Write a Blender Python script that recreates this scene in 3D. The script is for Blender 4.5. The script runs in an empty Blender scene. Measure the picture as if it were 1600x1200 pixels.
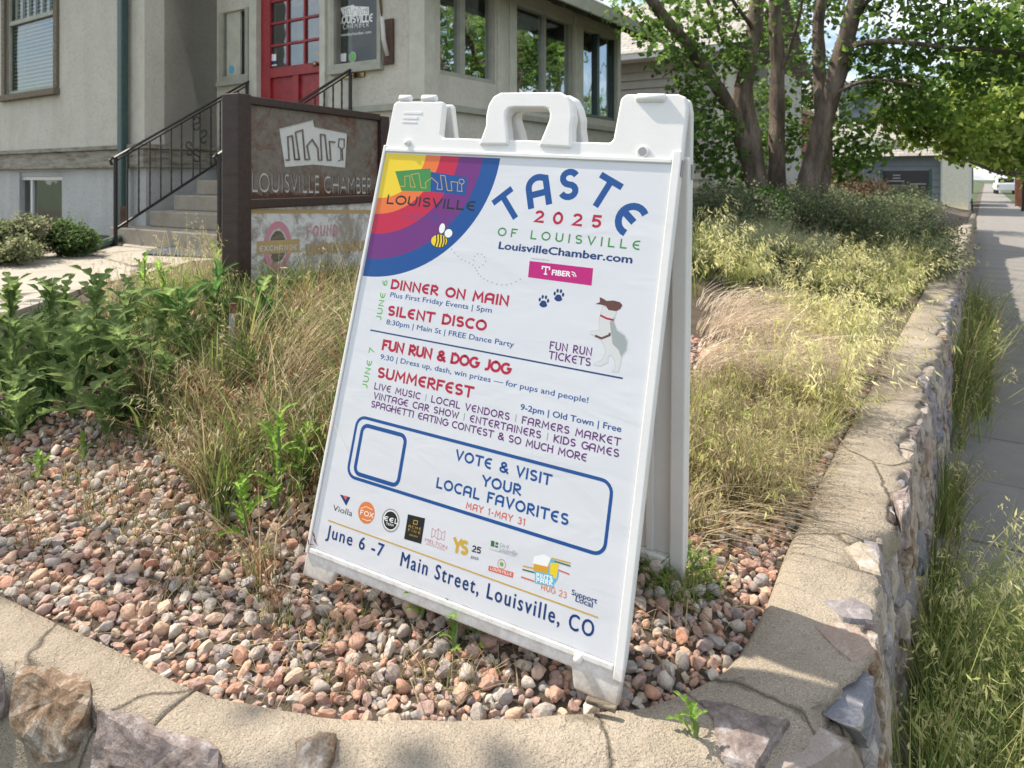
import bpy, bmesh, math, random
import numpy as np
from mathutils import Vector, Matrix, noise
random.seed(7); rng = np.random.default_rng(7)
S = bpy.context.scene; COL = S.collection
# ------------------------------------------------------------------ camera
F = 1107.0; CY = 280.0; CAMZ = 1.6
cam_d = bpy.data.cameras.new('camera'); cam = bpy.data.objects.new('camera', cam_d); COL.objects.link(cam)
cam.location = (0, 0, CAMZ); cam.rotation_euler = (math.pi/2, 0, 0)
cam_d.sensor_width = 36; cam_d.lens = 36*F/1600; cam_d.shift_y = -(600-CY)/1600
cam_d.clip_start = .05; cam_d.clip_end = 3000
cam_d.dof.use_dof = True; cam_d.dof.focus_distance = 1.75; cam_d.dof.aperture_fstop = 7.0
S.camera = cam
# ------------------------------------------------------------------ light
SUN = Vector((-.86, .51, 0)).normalized(); SUN_EL = math.radians(50)
SUN = Vector((SUN.x*math.cos(SUN_EL), SUN.y*math.cos(SUN_EL), math.sin(SUN_EL)))
w = bpy.data.worlds.new('World'); S.world = w; w.use_nodes = True
wn = w.node_tree; wn.nodes.clear()
wo = wn.nodes.new('ShaderNodeOutputWorld'); bg = wn.nodes.new('ShaderNodeBackground'); bg.inputs[1].default_value = .125
sky = wn.nodes.new('ShaderNodeTexSky'); sky.sky_type = 'NISHITA'; sky.sun_disc = False
sky.sun_elevation = SUN_EL; sky.sun_rotation = math.atan2(SUN.x, SUN.y); sky.dust_density = 1.5
tc = wn.nodes.new('ShaderNodeTexCoord'); mp = wn.nodes.new('ShaderNodeMapping'); mp.inputs['Scale'].default_value = (1, 1, 2.6)
nz = wn.nodes.new('ShaderNodeTexNoise'); nz.inputs['Scale'].default_value = 3.2; nz.inputs['Detail'].default_value = 9; nz.inputs['Roughness'].default_value = .58
cr = wn.nodes.new('ShaderNodeValToRGB'); cr.color_ramp.elements[0].position = .42; cr.color_ramp.elements[1].position = .56
mx = wn.nodes.new('ShaderNodeMix'); mx.data_type = 'RGBA'; mx.inputs[7].default_value = (7.6, 7.9, 8.3, 1)
for a, b in ((tc.outputs['Generated'], mp.inputs[0]), (mp.outputs[0], nz.inputs[0]), (nz.outputs[0], cr.inputs[0]), (cr.outputs[0], mx.inputs[0]),
             (sky.outputs[0], mx.inputs[6]), (mx.outputs[2], bg.inputs[0]), (bg.outputs[0], wo.inputs[0])): wn.links.new(a, b)
sd = bpy.data.lights.new('sun', 'SUN'); sd.energy = 4.9; sd.angle = math.radians(.6); sd.color = (1, .90, .76)
so = bpy.data.objects.new('sun', sd); COL.objects.link(so); so.rotation_euler = SUN.to_track_quat('Z', 'Y').to_euler()
S.view_settings.view_transform = 'Standard'; S.view_settings.look = 'None'; S.view_settings.gamma = 1
S.view_settings.exposure = .66
S.render.engine = 'CYCLES'
S.cycles.max_bounces = 6; S.cycles.transparent_max_bounces = 12
# ------------------------------------------------------------------ frames of reference
TH = math.atan(740/F); SN, CS = math.sin(TH), math.cos(TH)     # the street runs TH right of the view
def st(s, t, z=0): return Vector((t*SN+s*CS, t*CS-s*SN, z))
def at(u, v, y): return Vector(((u-800)/F*y, y, CAMZ-(v-CY)/F*y))
def ST(u, v, s=None, t=None, z=None):                            # a point of the photo on a street-aligned plane
    a = (u-800)/F; ks = a*CS-SN; kt = a*SN+CS
    y = s/ks if s is not None else t/kt if t is not None else (CAMZ-z)*F/(v-CY)
    return (ks*y, kt*y, CAMZ-(v-CY)/F*y)
def on_z(u, v, z):
    y = (CAMZ-z)*F/(v-CY); return Vector(((u-800)/F*y, y, z))
STREET = Matrix.Rotation(-TH, 4, 'Z')
# ------------------------------------------------------------------ helpers
def tag(o, label=None, cat=None, group=None, kind=None):
    for k, v in (('label', label), ('category', cat), ('group', group), ('kind', kind)):
        if v: o[k] = v
    return o
def thing(name, label, cat, loc=(0, 0, 0), mat=None, group=None):
    o = bpy.data.objects.new(name, None); COL.objects.link(o); o.empty_display_size = .1
    o.matrix_world = (Matrix.Translation(loc) @ mat) if mat is not None else Matrix.Translation(loc)
    return tag(o, label, cat, group)
def link(name, me, mats=None, parent=None, matrix=None):
    o = bpy.data.objects.new(name, me); COL.objects.link(o)
    if mats is not None and not len(me.materials):
        for m in (mats if isinstance(mats, (list, tuple)) else [mats]): me.materials.append(m)
    if parent: o.parent = parent
    if matrix is not None: o.matrix_local = matrix
    return o
def copy_tree(o, parent=None):
    c = o.copy(); COL.objects.link(c); c.parent = parent
    if parent: c.matrix_parent_inverse = o.matrix_parent_inverse.copy()
    for ch in list(o.children): copy_tree(ch, c)
    return c
class MB:
    """collects geometry for ONE mesh"""
    def __init__(s): s.v = []; s.f = []; s.m = []; s.mi = 0
    def add(s, vs, fs):
        b = len(s.v); s.v += [tuple(p) for p in vs]; s.f += [tuple(i+b for i in f) for f in fs]; s.m += [s.mi]*len(fs)
    def box(s, x0, x1, y0, y1, z0, z1, M=None):
        vs = [Vector((x, y, z)) for z in (z0, z1) for x, y in ((x0, y0), (x1, y0), (x1, y1), (x0, y1))]
        if M is not None: vs = [M @ p for p in vs]
        s.add(vs, [(3, 2, 1, 0), (4, 5, 6, 7), (0, 1, 5, 4), (1, 2, 6, 5), (2, 3, 7, 6), (3, 0, 4, 7)])
    def bar(s, a, b, w, h=None, up=(0, 0, 1)):
        a, b = Vector(a), Vector(b); d = (b-a).normalized(); h = h or w
        x = d.cross(Vector(up));  x = x.normalized() if x.length > 1e-4 else Vector((1, 0, 0)); y = x.cross(d)
        vs = [p+x*i*w/2+y*j*h/2 for p in (a, b) for i, j in ((-1, -1), (1, -1), (1, 1), (-1, 1))]
        s.add(vs, [(3, 2, 1, 0), (4, 5, 6, 7), (0, 1, 5, 4), (1, 2, 6, 5), (2, 3, 7, 6), (3, 0, 4, 7)])
    def tube(s, pts, rad, n=8, cap=True):
        pts = [Vector(p) for p in pts]; rad = rad if isinstance(rad, (list, tuple)) else [rad]*len(pts)
        ref = Vector((.31, .17, .93)); vs = []; fs = []
        for i, p in enumerate(pts):
            d = (pts[min(i+1, len(pts)-1)]-pts[max(i-1, 0)]).normalized()
            x = d.cross(ref); x = x.normalized() if x.length > .05 else d.cross(Vector((1, 0, 0))).normalized(); y = d.cross(x)
            vs += [p+(x*math.cos(k*2*math.pi/n)+y*math.sin(k*2*math.pi/n))*rad[i] for k in range(n)]
            if i: fs += [((i-1)*n+k, (i-1)*n+(k+1) % n, i*n+(k+1) % n, i*n+k) for k in range(n)]
        if cap: fs += [tuple(range(n-1, -1, -1)), tuple((len(pts)-1)*n+k for k in range(n))]
        s.add(vs, fs)
    def prism(s, poly, z0, z1, M=None):
        n = len(poly); vs = [Vector((x, y, z)) for z in (z0, z1) for x, y in poly]
        if M is not None: vs = [M @ p for p in vs]
        s.add(vs, [tuple(range(n-1, -1, -1)), tuple(range(n, 2*n))]+[(i, (i+1) % n, n+(i+1) % n, n+i) for i in range(n)])
    def build(s, name, mats=None, parent=None, smooth=False, matrix=None, bevel=0, seg=2, ang=30):
        me = bpy.data.meshes.new(name); me.from_pydata(s.v, [], s.f)
        me.polygons.foreach_set('material_index', s.m)
        if smooth: me.polygons.foreach_set('use_smooth', [True]*len(s.f))
        me.update()
        o = link(name, me, mats, parent, matrix)
        if bevel:
            b = o.modifiers.new('bevel', 'BEVEL'); b.width = bevel; b.segments = seg; b.limit_method = 'ANGLE'; b.angle_limit = math.radians(ang)
            b.harden_normals = False
        return o
def npmesh(name, V, Q, mat, parent=None, col=None, smooth=False, matrix=None, shape=4):
    """fast mesh: V (n,3), Q (m,shape) faces, col (n,3)"""
    me = bpy.data.meshes.new(name); V = np.asarray(V, np.float32); Q = np.asarray(Q, np.int32)
    me.vertices.add(len(V)); me.vertices.foreach_set('co', V.ravel())
    me.loops.add(Q.size); me.loops.foreach_set('vertex_index', Q.ravel())
    me.polygons.add(len(Q)); me.polygons.foreach_set('loop_start', np.arange(0, Q.size, Q.shape[1], dtype=np.int32))
    me.polygons.foreach_set('loop_total', np.full(len(Q), Q.shape[1], np.int32))
    if smooth is not False: me.polygons.foreach_set('use_smooth', np.broadcast_to(np.asarray(smooth, bool), len(Q)).copy())
    if col is not None:
        at_ = me.color_attributes.new('col', 'FLOAT_COLOR', 'POINT')
        at_.data.foreach_set('color', np.c_[np.asarray(col, np.float32), np.ones(len(V), np.float32)].ravel())
    me.update(calc_edges=True); me.validate()
    return link(name, me, mat, parent, matrix)
# ------------------------------------------------------------------ materials
class NT:
    def __init__(s, name):
        s.m = bpy.data.materials.new(name); s.m.use_nodes = True; s.t = s.m.node_tree; s.b = s.t.nodes['Principled BSDF']; s.out = s.t.nodes['Material Output']
    def n(s, typ, **kw):
        x = s.t.nodes.new('ShaderNode'+typ)
        for k, v in kw.items():
            if k in x.inputs: x.inputs[k].default_value = v
            else: setattr(x, k, v)
        return x
    def l(s, a, b): s.t.links.new(a, b)
    def noise(s, scale, detail=4, rough=.6, stretch=None, dist=0):
        c = s.n('TexCoord'); x = s.n('TexNoise', Scale=scale, Detail=detail, Roughness=rough, Distortion=dist)
        if stretch:
            mp = s.n('Mapping'); mp.inputs['Scale'].default_value = stretch; s.l(c.outputs['Object'], mp.inputs[0]); s.l(mp.outputs[0], x.inputs[0])
        else: s.l(c.outputs['Object'], x.inputs[0])
        return x.outputs[0]
    def ramp(s, fac, stops, interp='LINEAR'):
        r = s.n('ValToRGB'); e = r.color_ramp.elements; r.color_ramp.interpolation = interp
        while len(e) < len(stops): e.new(.5)
        for i, (p, c) in enumerate(stops):
            e[i].position = p; e[i].color = (c, c, c, 1) if isinstance(c, (int, float)) else (*c, 1)
        s.l(fac, r.inputs[0]); return r.outputs[0]
    def mix(s, fac, a, b, mode='MIX'):
        x = s.n('Mix', data_type='RGBA', blend_type=mode)
        for sock, v in ((x.inputs[0], fac), (x.inputs[6], a), (x.inputs[7], b)):
            if isinstance(v, bpy.types.NodeSocket): s.l(v, sock)
            elif isinstance(v, (int, float)): sock.default_value = v if sock.type == 'VALUE' else (v, v, v, 1)
            else: sock.default_value = (*v, 1)
        return x.outputs[2]
    def bump(s, h, strength=.5, dist=.01):
        b = s.n('Bump', Strength=strength, Distance=dist); s.l(h, b.inputs['Height'])
        if s.b.inputs['Normal'].is_linked: s.l(s.b.inputs['Normal'].links[0].from_socket, b.inputs['Normal'])
        s.l(b.outputs[0], s.b.inputs['Normal'])
    def base(s, c, rough=.6, metal=0, spec=.5):
        if isinstance(c, bpy.types.NodeSocket): s.l(c, s.b.inputs['Base Color'])
        else: s.b.inputs['Base Color'].default_value = (*c, 1)
        s.b.inputs['Roughness'].default_value = rough; s.b.inputs['Metallic'].default_value = metal; s.b.inputs['Specular IOR Level'].default_value = spec
        return s
M = {}
def simple(name, c, rough=.6, metal=0, var=.15, scale=30, bump=0, spec=.5):
    k = NT(name)
    if var:
        n = k.noise(scale, 5); lo = tuple(x*(1-var) for x in c); hi = tuple(min(1, x*(1+var)) for x in c)
        k.base(k.ramp(n, [(.3, lo), (.7, hi)]), rough, metal, spec)
        if bump: k.bump(n, bump, .004)
    else: k.base(c, rough, metal, spec)
    M[name] = k.m; return k.m
# stucco
def stucco(name, a, b, stain):
    k = NT(name); n1 = k.noise(3, 6); n2 = k.noise(1, 5, .6, (4, 4, .35)); fine = k.noise(95, 4, .65); mid = k.noise(28, 3, .55)
    c = k.mix(k.ramp(n1, [(.3, 0.), (.7, 1.)]), a, b); c = k.mix(k.ramp(n2, [(.5, 0.), (.72, .3)]), c, stain)
    c = k.mix(k.ramp(mid, [(.35, .25), (.5, 0.)]), c, stain)
    k.base(c, .9, 0, .2); k.bump(mid, .6, .012); k.bump(fine, .7, .006); M[name] = k.m
stucco('stucco', (.55, .52, .45), (.62, .59, .52), (.38, .35, .29))
stucco('stucco_low', (.44, .45, .435), (.53, .54, .52), (.30, .285, .25))
simple('trim', (.36, .36, .30), .6, var=.15, scale=9, bump=.2)
simple('trim_light', (.54, .53, .45), .6, var=.12, scale=9, bump=.2)
simple('green_paint', (.035, .075, .068), .45, var=.2)
k = NT('weathered'); n = k.noise(18, 6, .7, (1, 9, 9)); k.base(k.ramp(n, [(.35, (.07, .05, .035)), (.55, (.22, .18, .13)), (.7, (.34, .32, .26))]), .85); k.bump(n, .6, .01); M['weathered'] = k.m
k = NT('band'); n = k.noise(5, 6, .7, (1, 1, 6)); k.base(k.ramp(n, [(.32, (.10, .085, .06)), (.5, (.27, .25, .20)), (.7, (.36, .35, .29))]), .85); k.bump(n, .4, .01); M['band'] = k.m
k = NT('red_paint'); n = k.noise(14, 6, .7); k.base(k.ramp(n, [(.25, (.16, .012, .016)), (.5, (.30, .022, .028)), (.74, (.36, .035, .04)), (.8, (.42, .2, .16))]), .42); M['red_paint'] = k.m
simple('white_frame', (.62, .62, .6), .4, var=.06)
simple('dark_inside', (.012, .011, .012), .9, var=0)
simple('blind', (.70, .67, .60), .6, var=.05)
simple('iron', (.018, .015, .015), .45, var=.3, scale=60, bump=.3)
simple('brass', (.35, .26, .14), .35, 1, var=.2)
def glassmat(name, refl):
  k = NT(name); gl = k.n('BsdfGlossy', Roughness=.02); gl.inputs[0].default_value = (.85, .9, .93, 1); tr = k.n('BsdfTransparent'); tr.inputs[0].default_value = (.72, .76, .74, 1)
  lw = k.n('LayerWeight', Blend=.35); rmp = k.ramp(lw.outputs['Facing'], [(0, refl), (.6, refl*1.25), (1, .85)]); ms = k.n('MixShader')
  k.l(rmp, ms.inputs[0]); k.l(tr.outputs[0], ms.inputs[1]); k.l(gl.outputs[0], ms.inputs[2]); k.l(ms.outputs[0], k.out.inputs[0])
  nw = k.noise(2.2, 2); bmp = k.n('Bump', Strength=.25, Distance=.02); k.l(nw, bmp.inputs['Height']); k.l(bmp.outputs[0], gl.inputs['Normal']); M[name] = k.m
glassmat('glass', .13); glassmat('glass_dark', .045); glassmat('glass_bright', .5)
# concretes
def concrete(name, a, b, speck=.5, crack=False, spk=330):
    k = NT(name); big = k.noise(2.2, 6, .65); fine = k.noise(140, 3, .7); grit = k.noise(spk, 2, .6)
    c = k.mix(k.ramp(big, [(.3, 0.), (.7, 1.)]), a, b)
    c = k.mix(k.ramp(grit, [(.30, speck), (.46, 0.)]), c, tuple(x*.42 for x in a))
    c = k.mix(k.ramp(grit, [(.58, 0.), (.74, speck*.9)]), c, tuple(min(1, x*1.5) for x in b))
    c = k.mix(k.ramp(k.noise(9, 6, .75), [(.5, 0.), (.75, .35)]), c, (.16, .13, .10))
    if crack:
        tcn = k.n('TexCoord'); dn = k.n('TexNoise', Scale=3.5, Detail=6); k.l(tcn.outputs['Object'], dn.inputs[0]); vm = k.n('VectorMath', operation='MULTIPLY_ADD'); k.l(dn.outputs['Color'], vm.inputs[0]); vm.inputs[1].default_value = (.22, .22, .22); k.l(tcn.outputs['Object'], vm.inputs[2])
        vo = k.n('TexVoronoi', feature='DISTANCE_TO_EDGE', Scale=crack); k.l(vm.outputs[0], vo.inputs[0]); cl = k.ramp(vo.outputs[0], [(0, 0.), (.012, 1.)]); c = k.mix(k.ramp(vo.outputs[0], [(.0, .8), (.011, 0.)]), c, (.05, .04, .03)); k.bump(cl, .6, .008)
    k.base(c, .92, 0, .2); k.bump(fine, .7, .008); k.bump(grit, .6, .004); k.bump(k.noise(14, 4), .7, .018); M[name] = k.m
concrete('cap', (.29, .245, .19), (.41, .355, .285), .75, 1.35)
concrete('mortar', (.25, .21, .165), (.35, .30, .235), .75, 1.7)
concrete('walk', (.40, .365, .31), (.48, .44, .38), .25, .5)
concrete('stair', (.33, .29, .235), (.43, .39, .32), .3)
concrete('sidewalk', (.19, .18, .17), (.26, .25, .235), .35)
# rocks
def rock(name, pal, vein, rand='obj', scale=16):
    k = NT(name)
    if rand == 'obj': r = k.n('ObjectInfo').outputs['Random']
    else: r = k.n('Attribute', attribute_name='col').outputs['Fac']
    c = k.ramp(r, [(i/len(pal), p) for i, p in enumerate(pal)], 'CONSTANT')
    v = k.noise(scale, 6, .65, None, .8); c = k.mix(k.ramp(v, [(.35, .75), (.5, 0.)]), c, k.mix(.45, c, vein[0]))
    c = k.mix(k.ramp(k.noise(scale*.6, 5, .7, None, 1.5), [(.54, 0.), (.66, .7)]), c, vein[1])
    g = k.noise(scale*14, 3, .7); c = k.mix(k.ramp(g, [(.3, .5), (.5, 0.)]), c, k.mix(.6, c, (.03, .025, .025)))
    k.base(c, .72, 0, .35); k.bump(v, .7, .012); k.bump(g, .45, .003); M[name] = k.m
PEB = [(.56, .31, .21), (.44, .39, .34), (.60, .40, .28), (.42, .27, .22), (.36, .33, .31), (.56, .46, .35), (.55, .29, .20), (.47, .32, .27), (.64, .57, .49), (.50, .30, .22), (.50, .44, .38), (.38, .24, .19), (.60, .43, .32), (.33, .27, .25)]
rock('pebble', PEB, ((.24, .15, .12), (.60, .53, .46)), 'obj', 1.1)
rock('pebble_stuff', PEB, ((.24, .15, .12), (.60, .53, .46)), 'att', 60)
rock('wall_stone', [(.30, .25, .22), (.22, .20, .21), (.36, .31, .25), (.26, .24, .26), (.40, .34, .28), (.18, .19, .22), (.33, .25, .20), (.38, .33, .29)], ((.20, .12, .07), (.50, .46, .44)), 'obj', 13)
def streaky(name, stops, sc):
    k = NT(name); a = k.noise(sc, 10, .78, (1, 1, 1.6), .25); b_ = k.noise(sc*5, 6, .8); f = k.mix(.42, a, b_); k.base(k.ramp(f, stops), .75, 0, .3); k.bump(a, .8, .015); k.bump(b_, .7, .005); M[name] = k.m
streaky('stone_rust', [(.38, (.085, .055, .04)), (.46, (.22, .145, .09)), (.52, (.33, .27, .21)), (.58, (.50, .47, .44))], 8)
streaky('stone_purple', [(.38, (.075, .062, .056)), (.46, (.19, .15, .135)), (.53, (.29, .24, .225)), (.60, (.46, .43, .42))], 9)
k = NT('soil'); n = k.noise(9, 8, .8); k.base(k.ramp(n, [(.3, (.05, .037, .026)), (.6, (.13, .10, .07)), (.75, (.22, .18, .12))]), .95); k.bump(n, 1, .03); M['soil'] = k.m
simple('asphalt', (.05, .05, .052), .85, var=.3, scale=80, bump=.3)
simple('lawn', (.05, .075, .025), .9, var=.5, scale=3, bump=.3)
# foliage: colour from the vertex attribute, some light through the leaf
def leafmat(name, trans=.35, rough=.7, tint=(1, 1, 1)):
    k = NT(name); a = k.n('Attribute', attribute_name='col'); c = k.mix(1.0, a.outputs['Color'], tint, 'MULTIPLY')
    hs = k.n('HueSaturation', Saturation=.98, Value=1.7); k.l(c, hs.inputs['Color'])
    k.l(c, k.b.inputs['Base Color']); k.b.inputs['Roughness'].default_value = rough; k.b.inputs['Specular IOR Level'].default_value = .18
    t = k.n('BsdfTranslucent'); k.l(hs.outputs[0], t.inputs[0]); ms = k.n('MixShader'); ms.inputs[0].default_value = trans
    k.l(k.b.outputs[0], ms.inputs[1]); k.l(t.outputs[0], ms.inputs[2]); k.l(ms.outputs[0], k.out.inputs[0]); M[name] = k.m
leafmat('leaf', .5); leafmat('grass', .35, .7)
k = NT('bark'); n = k.noise(7, 8, .75, (1, 1, .25)); k.base(k.ramp(n, [(.3, (.035, .026, .020)), (.5, (.14, .105, .08)), (.7, (.32, .26, .21))]), .9); k.bump(n, 1, .05); k.bump(k.noise(45, 5, .8, (1, 1, .3)), .8, .012); M['bark'] = k.m
# painted / printed
def flat(name, c, rough=.28, spec=.5): return simple(name, c, rough, 0, 0, spec=spec)
flat('plastic', (.80, .80, .79), .38); flat('poster_white', (.60, .62, .66), .25, .35)
k = NT('board_plastic'); n = k.noise(6, 6, .7); k.base(k.ramp(n, [(.3, (.80, .80, .79)), (.62, (.76, .75, .73)), (.8, (.62, .60, .55))]), .4); k.bump(k.noise(60, 3), .06, .002); M['plastic'] = k.m
k = NT('board_dirty'); n = k.noise(6, 6, .7); n3 = k.noise(38, 7, .8); tcb = k.n('TexCoord'); spb = k.n('SeparateXYZ'); k.l(tcb.outputs['Object'], spb.inputs[0]); ma = k.n('Math', operation='MULTIPLY_ADD'); k.l(n3, ma.inputs[0]); ma.inputs[1].default_value = -.16; k.l(spb.outputs[1], ma.inputs[2])
mr = k.n('MapRange'); k.l(ma.outputs[0], mr.inputs[0]); mr.inputs[1].default_value = -1.06; mr.inputs[2].default_value = -.99; mr.inputs[3].default_value = .75; mr.inputs[4].default_value = 0
c = k.ramp(n, [(.3, (.78, .78, .77)), (.6, (.73, .725, .71)), (.78, (.58, .56, .51))]); c = k.mix(k.ramp(n3, [(.62, 0.), (.72, .35)]), c, (.35, .31, .25)); c = k.mix(mr.outputs[0], c, (.30, .23, .16)); k.base(c, .42); k.bump(k.noise(90, 4), .12, .002); k.bump(n3, .1, .002); M['plastic'] = k.m
k = NT('poster_sheet'); n = k.noise(5, 3, .5, (1, 2.2, 1), .6); k.base((.66, .675, .71), .2, 0, .4); k.bump(n, .16, .012); M['poster_white'] = k.m
flat('blue', (.004, .07, .27)); flat('navy', (.008, .035, .16)); flat('crimson', (.42, .008, .04)); flat('green', (.05, .24, .055)); flat('green_light', (.12, .42, .06))
flat('purple', (.13, .018, .16)); flat('violet', (.15, .022, .18)); flat('red', (.50, .012, .05)); flat('orange', (.75, .17, .03)); flat('yellow', (.80, .58, .02)); flat('magenta', (.48, .006, .17))
flat('gold', (.58, .36, .05)); flat('black_ink', (.012, .012, .014)); flat('grey_ink', (.30, .30, .31)); flat('coral', (.62, .12, .08)); flat('orange_logo', (.68, .20, .055)); flat('white_ink', (.82, .82, .82))
flat('sky_ink', (.12, .45, .62)); flat('brown_ink', (.12, .045, .03)); flat('fur', (.62, .63, .62)); flat('fur_grey', (.33, .36, .36)); flat('pink_ink', (.55, .22, .24)); flat('leaf_ink', (.04, .14, .05)); flat('beer', (.65, .33, .03))
k = NT('brown_post'); n = k.noise(40, 6, .7, (1, 1, .2)); k.base(k.ramp(n, [(.3, (.022, .011, .009)), (.65, (.050, .024, .020)), (.80, (.08, .06, .05))]), .42); k.bump(n, .4, .004); M['brown_post'] = k.m
k = NT('steel'); n = k.noise(3.2, 8, .75, None, .6); f = k.noise(26, 5, .7)
c = k.mix(k.ramp(f, [(.35, 0.), (.7, 1.)]), (.15, .125, .105), (.24, .205, .175)); c = k.mix(k.ramp(n, [(.50, 0.), (.60, .9)]), c, (.13, .045, .018))
gz_ = k.n('TexCoord'); sp = k.n('SeparateXYZ'); k.l(gz_.outputs['Object'], sp.inputs[0]); nn = k.n('Math', operation='MULTIPLY_ADD'); k.l(f, nn.inputs[0]); nn.inputs[1].default_value = .16; k.l(sp.outputs[1], nn.inputs[2])
c = k.mix(k.ramp(nn.outputs[0], [(.125, .95), (.165, 0.)]), c, (.075, .025, .010))
k.base(c, .55, .25); k.bump(f, .2, .003); M['steel'] = k.m
k = NT('peeling'); n = k.noise(5, 9, .8, None, .7); n2 = k.noise(60, 5, .75)
c = k.mix(k.ramp(n, [(.46, 0.), (.56, 1.)]), (.66, .65, .63), (.33, .29, .245)); c = k.mix(k.ramp(n2, [(.33, .8), (.4, 0.)]), c, (.2, .17, .14)); k.base(c, .75); k.bump(n, .3, .004); M['peeling'] = k.m
k = NT('peel_pink'); n = k.noise(70, 5, .8); k.base(k.ramp(n, [(.42, (.38, .33, .28)), (.5, (.62, .22, .30))]), .7); M['peel_pink'] = k.m
k = NT('peel_gold'); n = k.noise(60, 5, .8); k.base(k.ramp(n, [(.42, (.38, .33, .28)), (.5, (.48, .32, .10))]), .7); M['peel_gold'] = k.m
simple('siding', (.36, .35, .31), .7, var=.1, scale=5); simple('blue_siding', (.15, .17, .20), .7, var=.1, scale=3)
simple('brick', (.24, .095, .06), .85, var=.4, scale=9, bump=.5); simple('tan_stone', (.28, .19, .12), .9, var=.35, scale=6, bump=.6)
k = NT('shingle'); b = k.n('TexBrick', Scale=1.0); b.inputs['Color1'].default_value = (.40, .38, .345, 1); b.inputs['Color2'].default_value = (.30, .285, .26, 1); b.inputs['Mortar'].default_value = (.14, .13, .12, 1)
b.inputs['Brick Width'].default_value = .35; b.inputs['Row Height'].default_value = .16; b.inputs['Mortar Size'].default_value = .012; tcx = k.n('TexCoord'); k.l(tcx.outputs['Object'], b.inputs[0]); k.base(b.outputs[0], .9); M['shingle'] = k.m
simple('soffit', (.075, .072, .055), .8, var=.2); simple('timber', (.10, .06, .04), .9, var=.4, scale=14, bump=.6); simple('mat_blue', (.05, .06, .08), .95, var=.6, scale=90, bump=.5)
simple('yellow_paint', (.55, .40, .05), .7); simple('car_white', (.75, .76, .78), .25, var=0); simple('tyre', (.02, .02, .02), .8, var=0); simple('pipe_grey', (.28, .31, .33), .5, .3); simple('rust', (.15, .055, .03), .85, var=.4, scale=50)
simple('awning', (.03, .03, .035), .8, var=.1); simple('red_light', (.5, .02, .02), .4, var=0)
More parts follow.
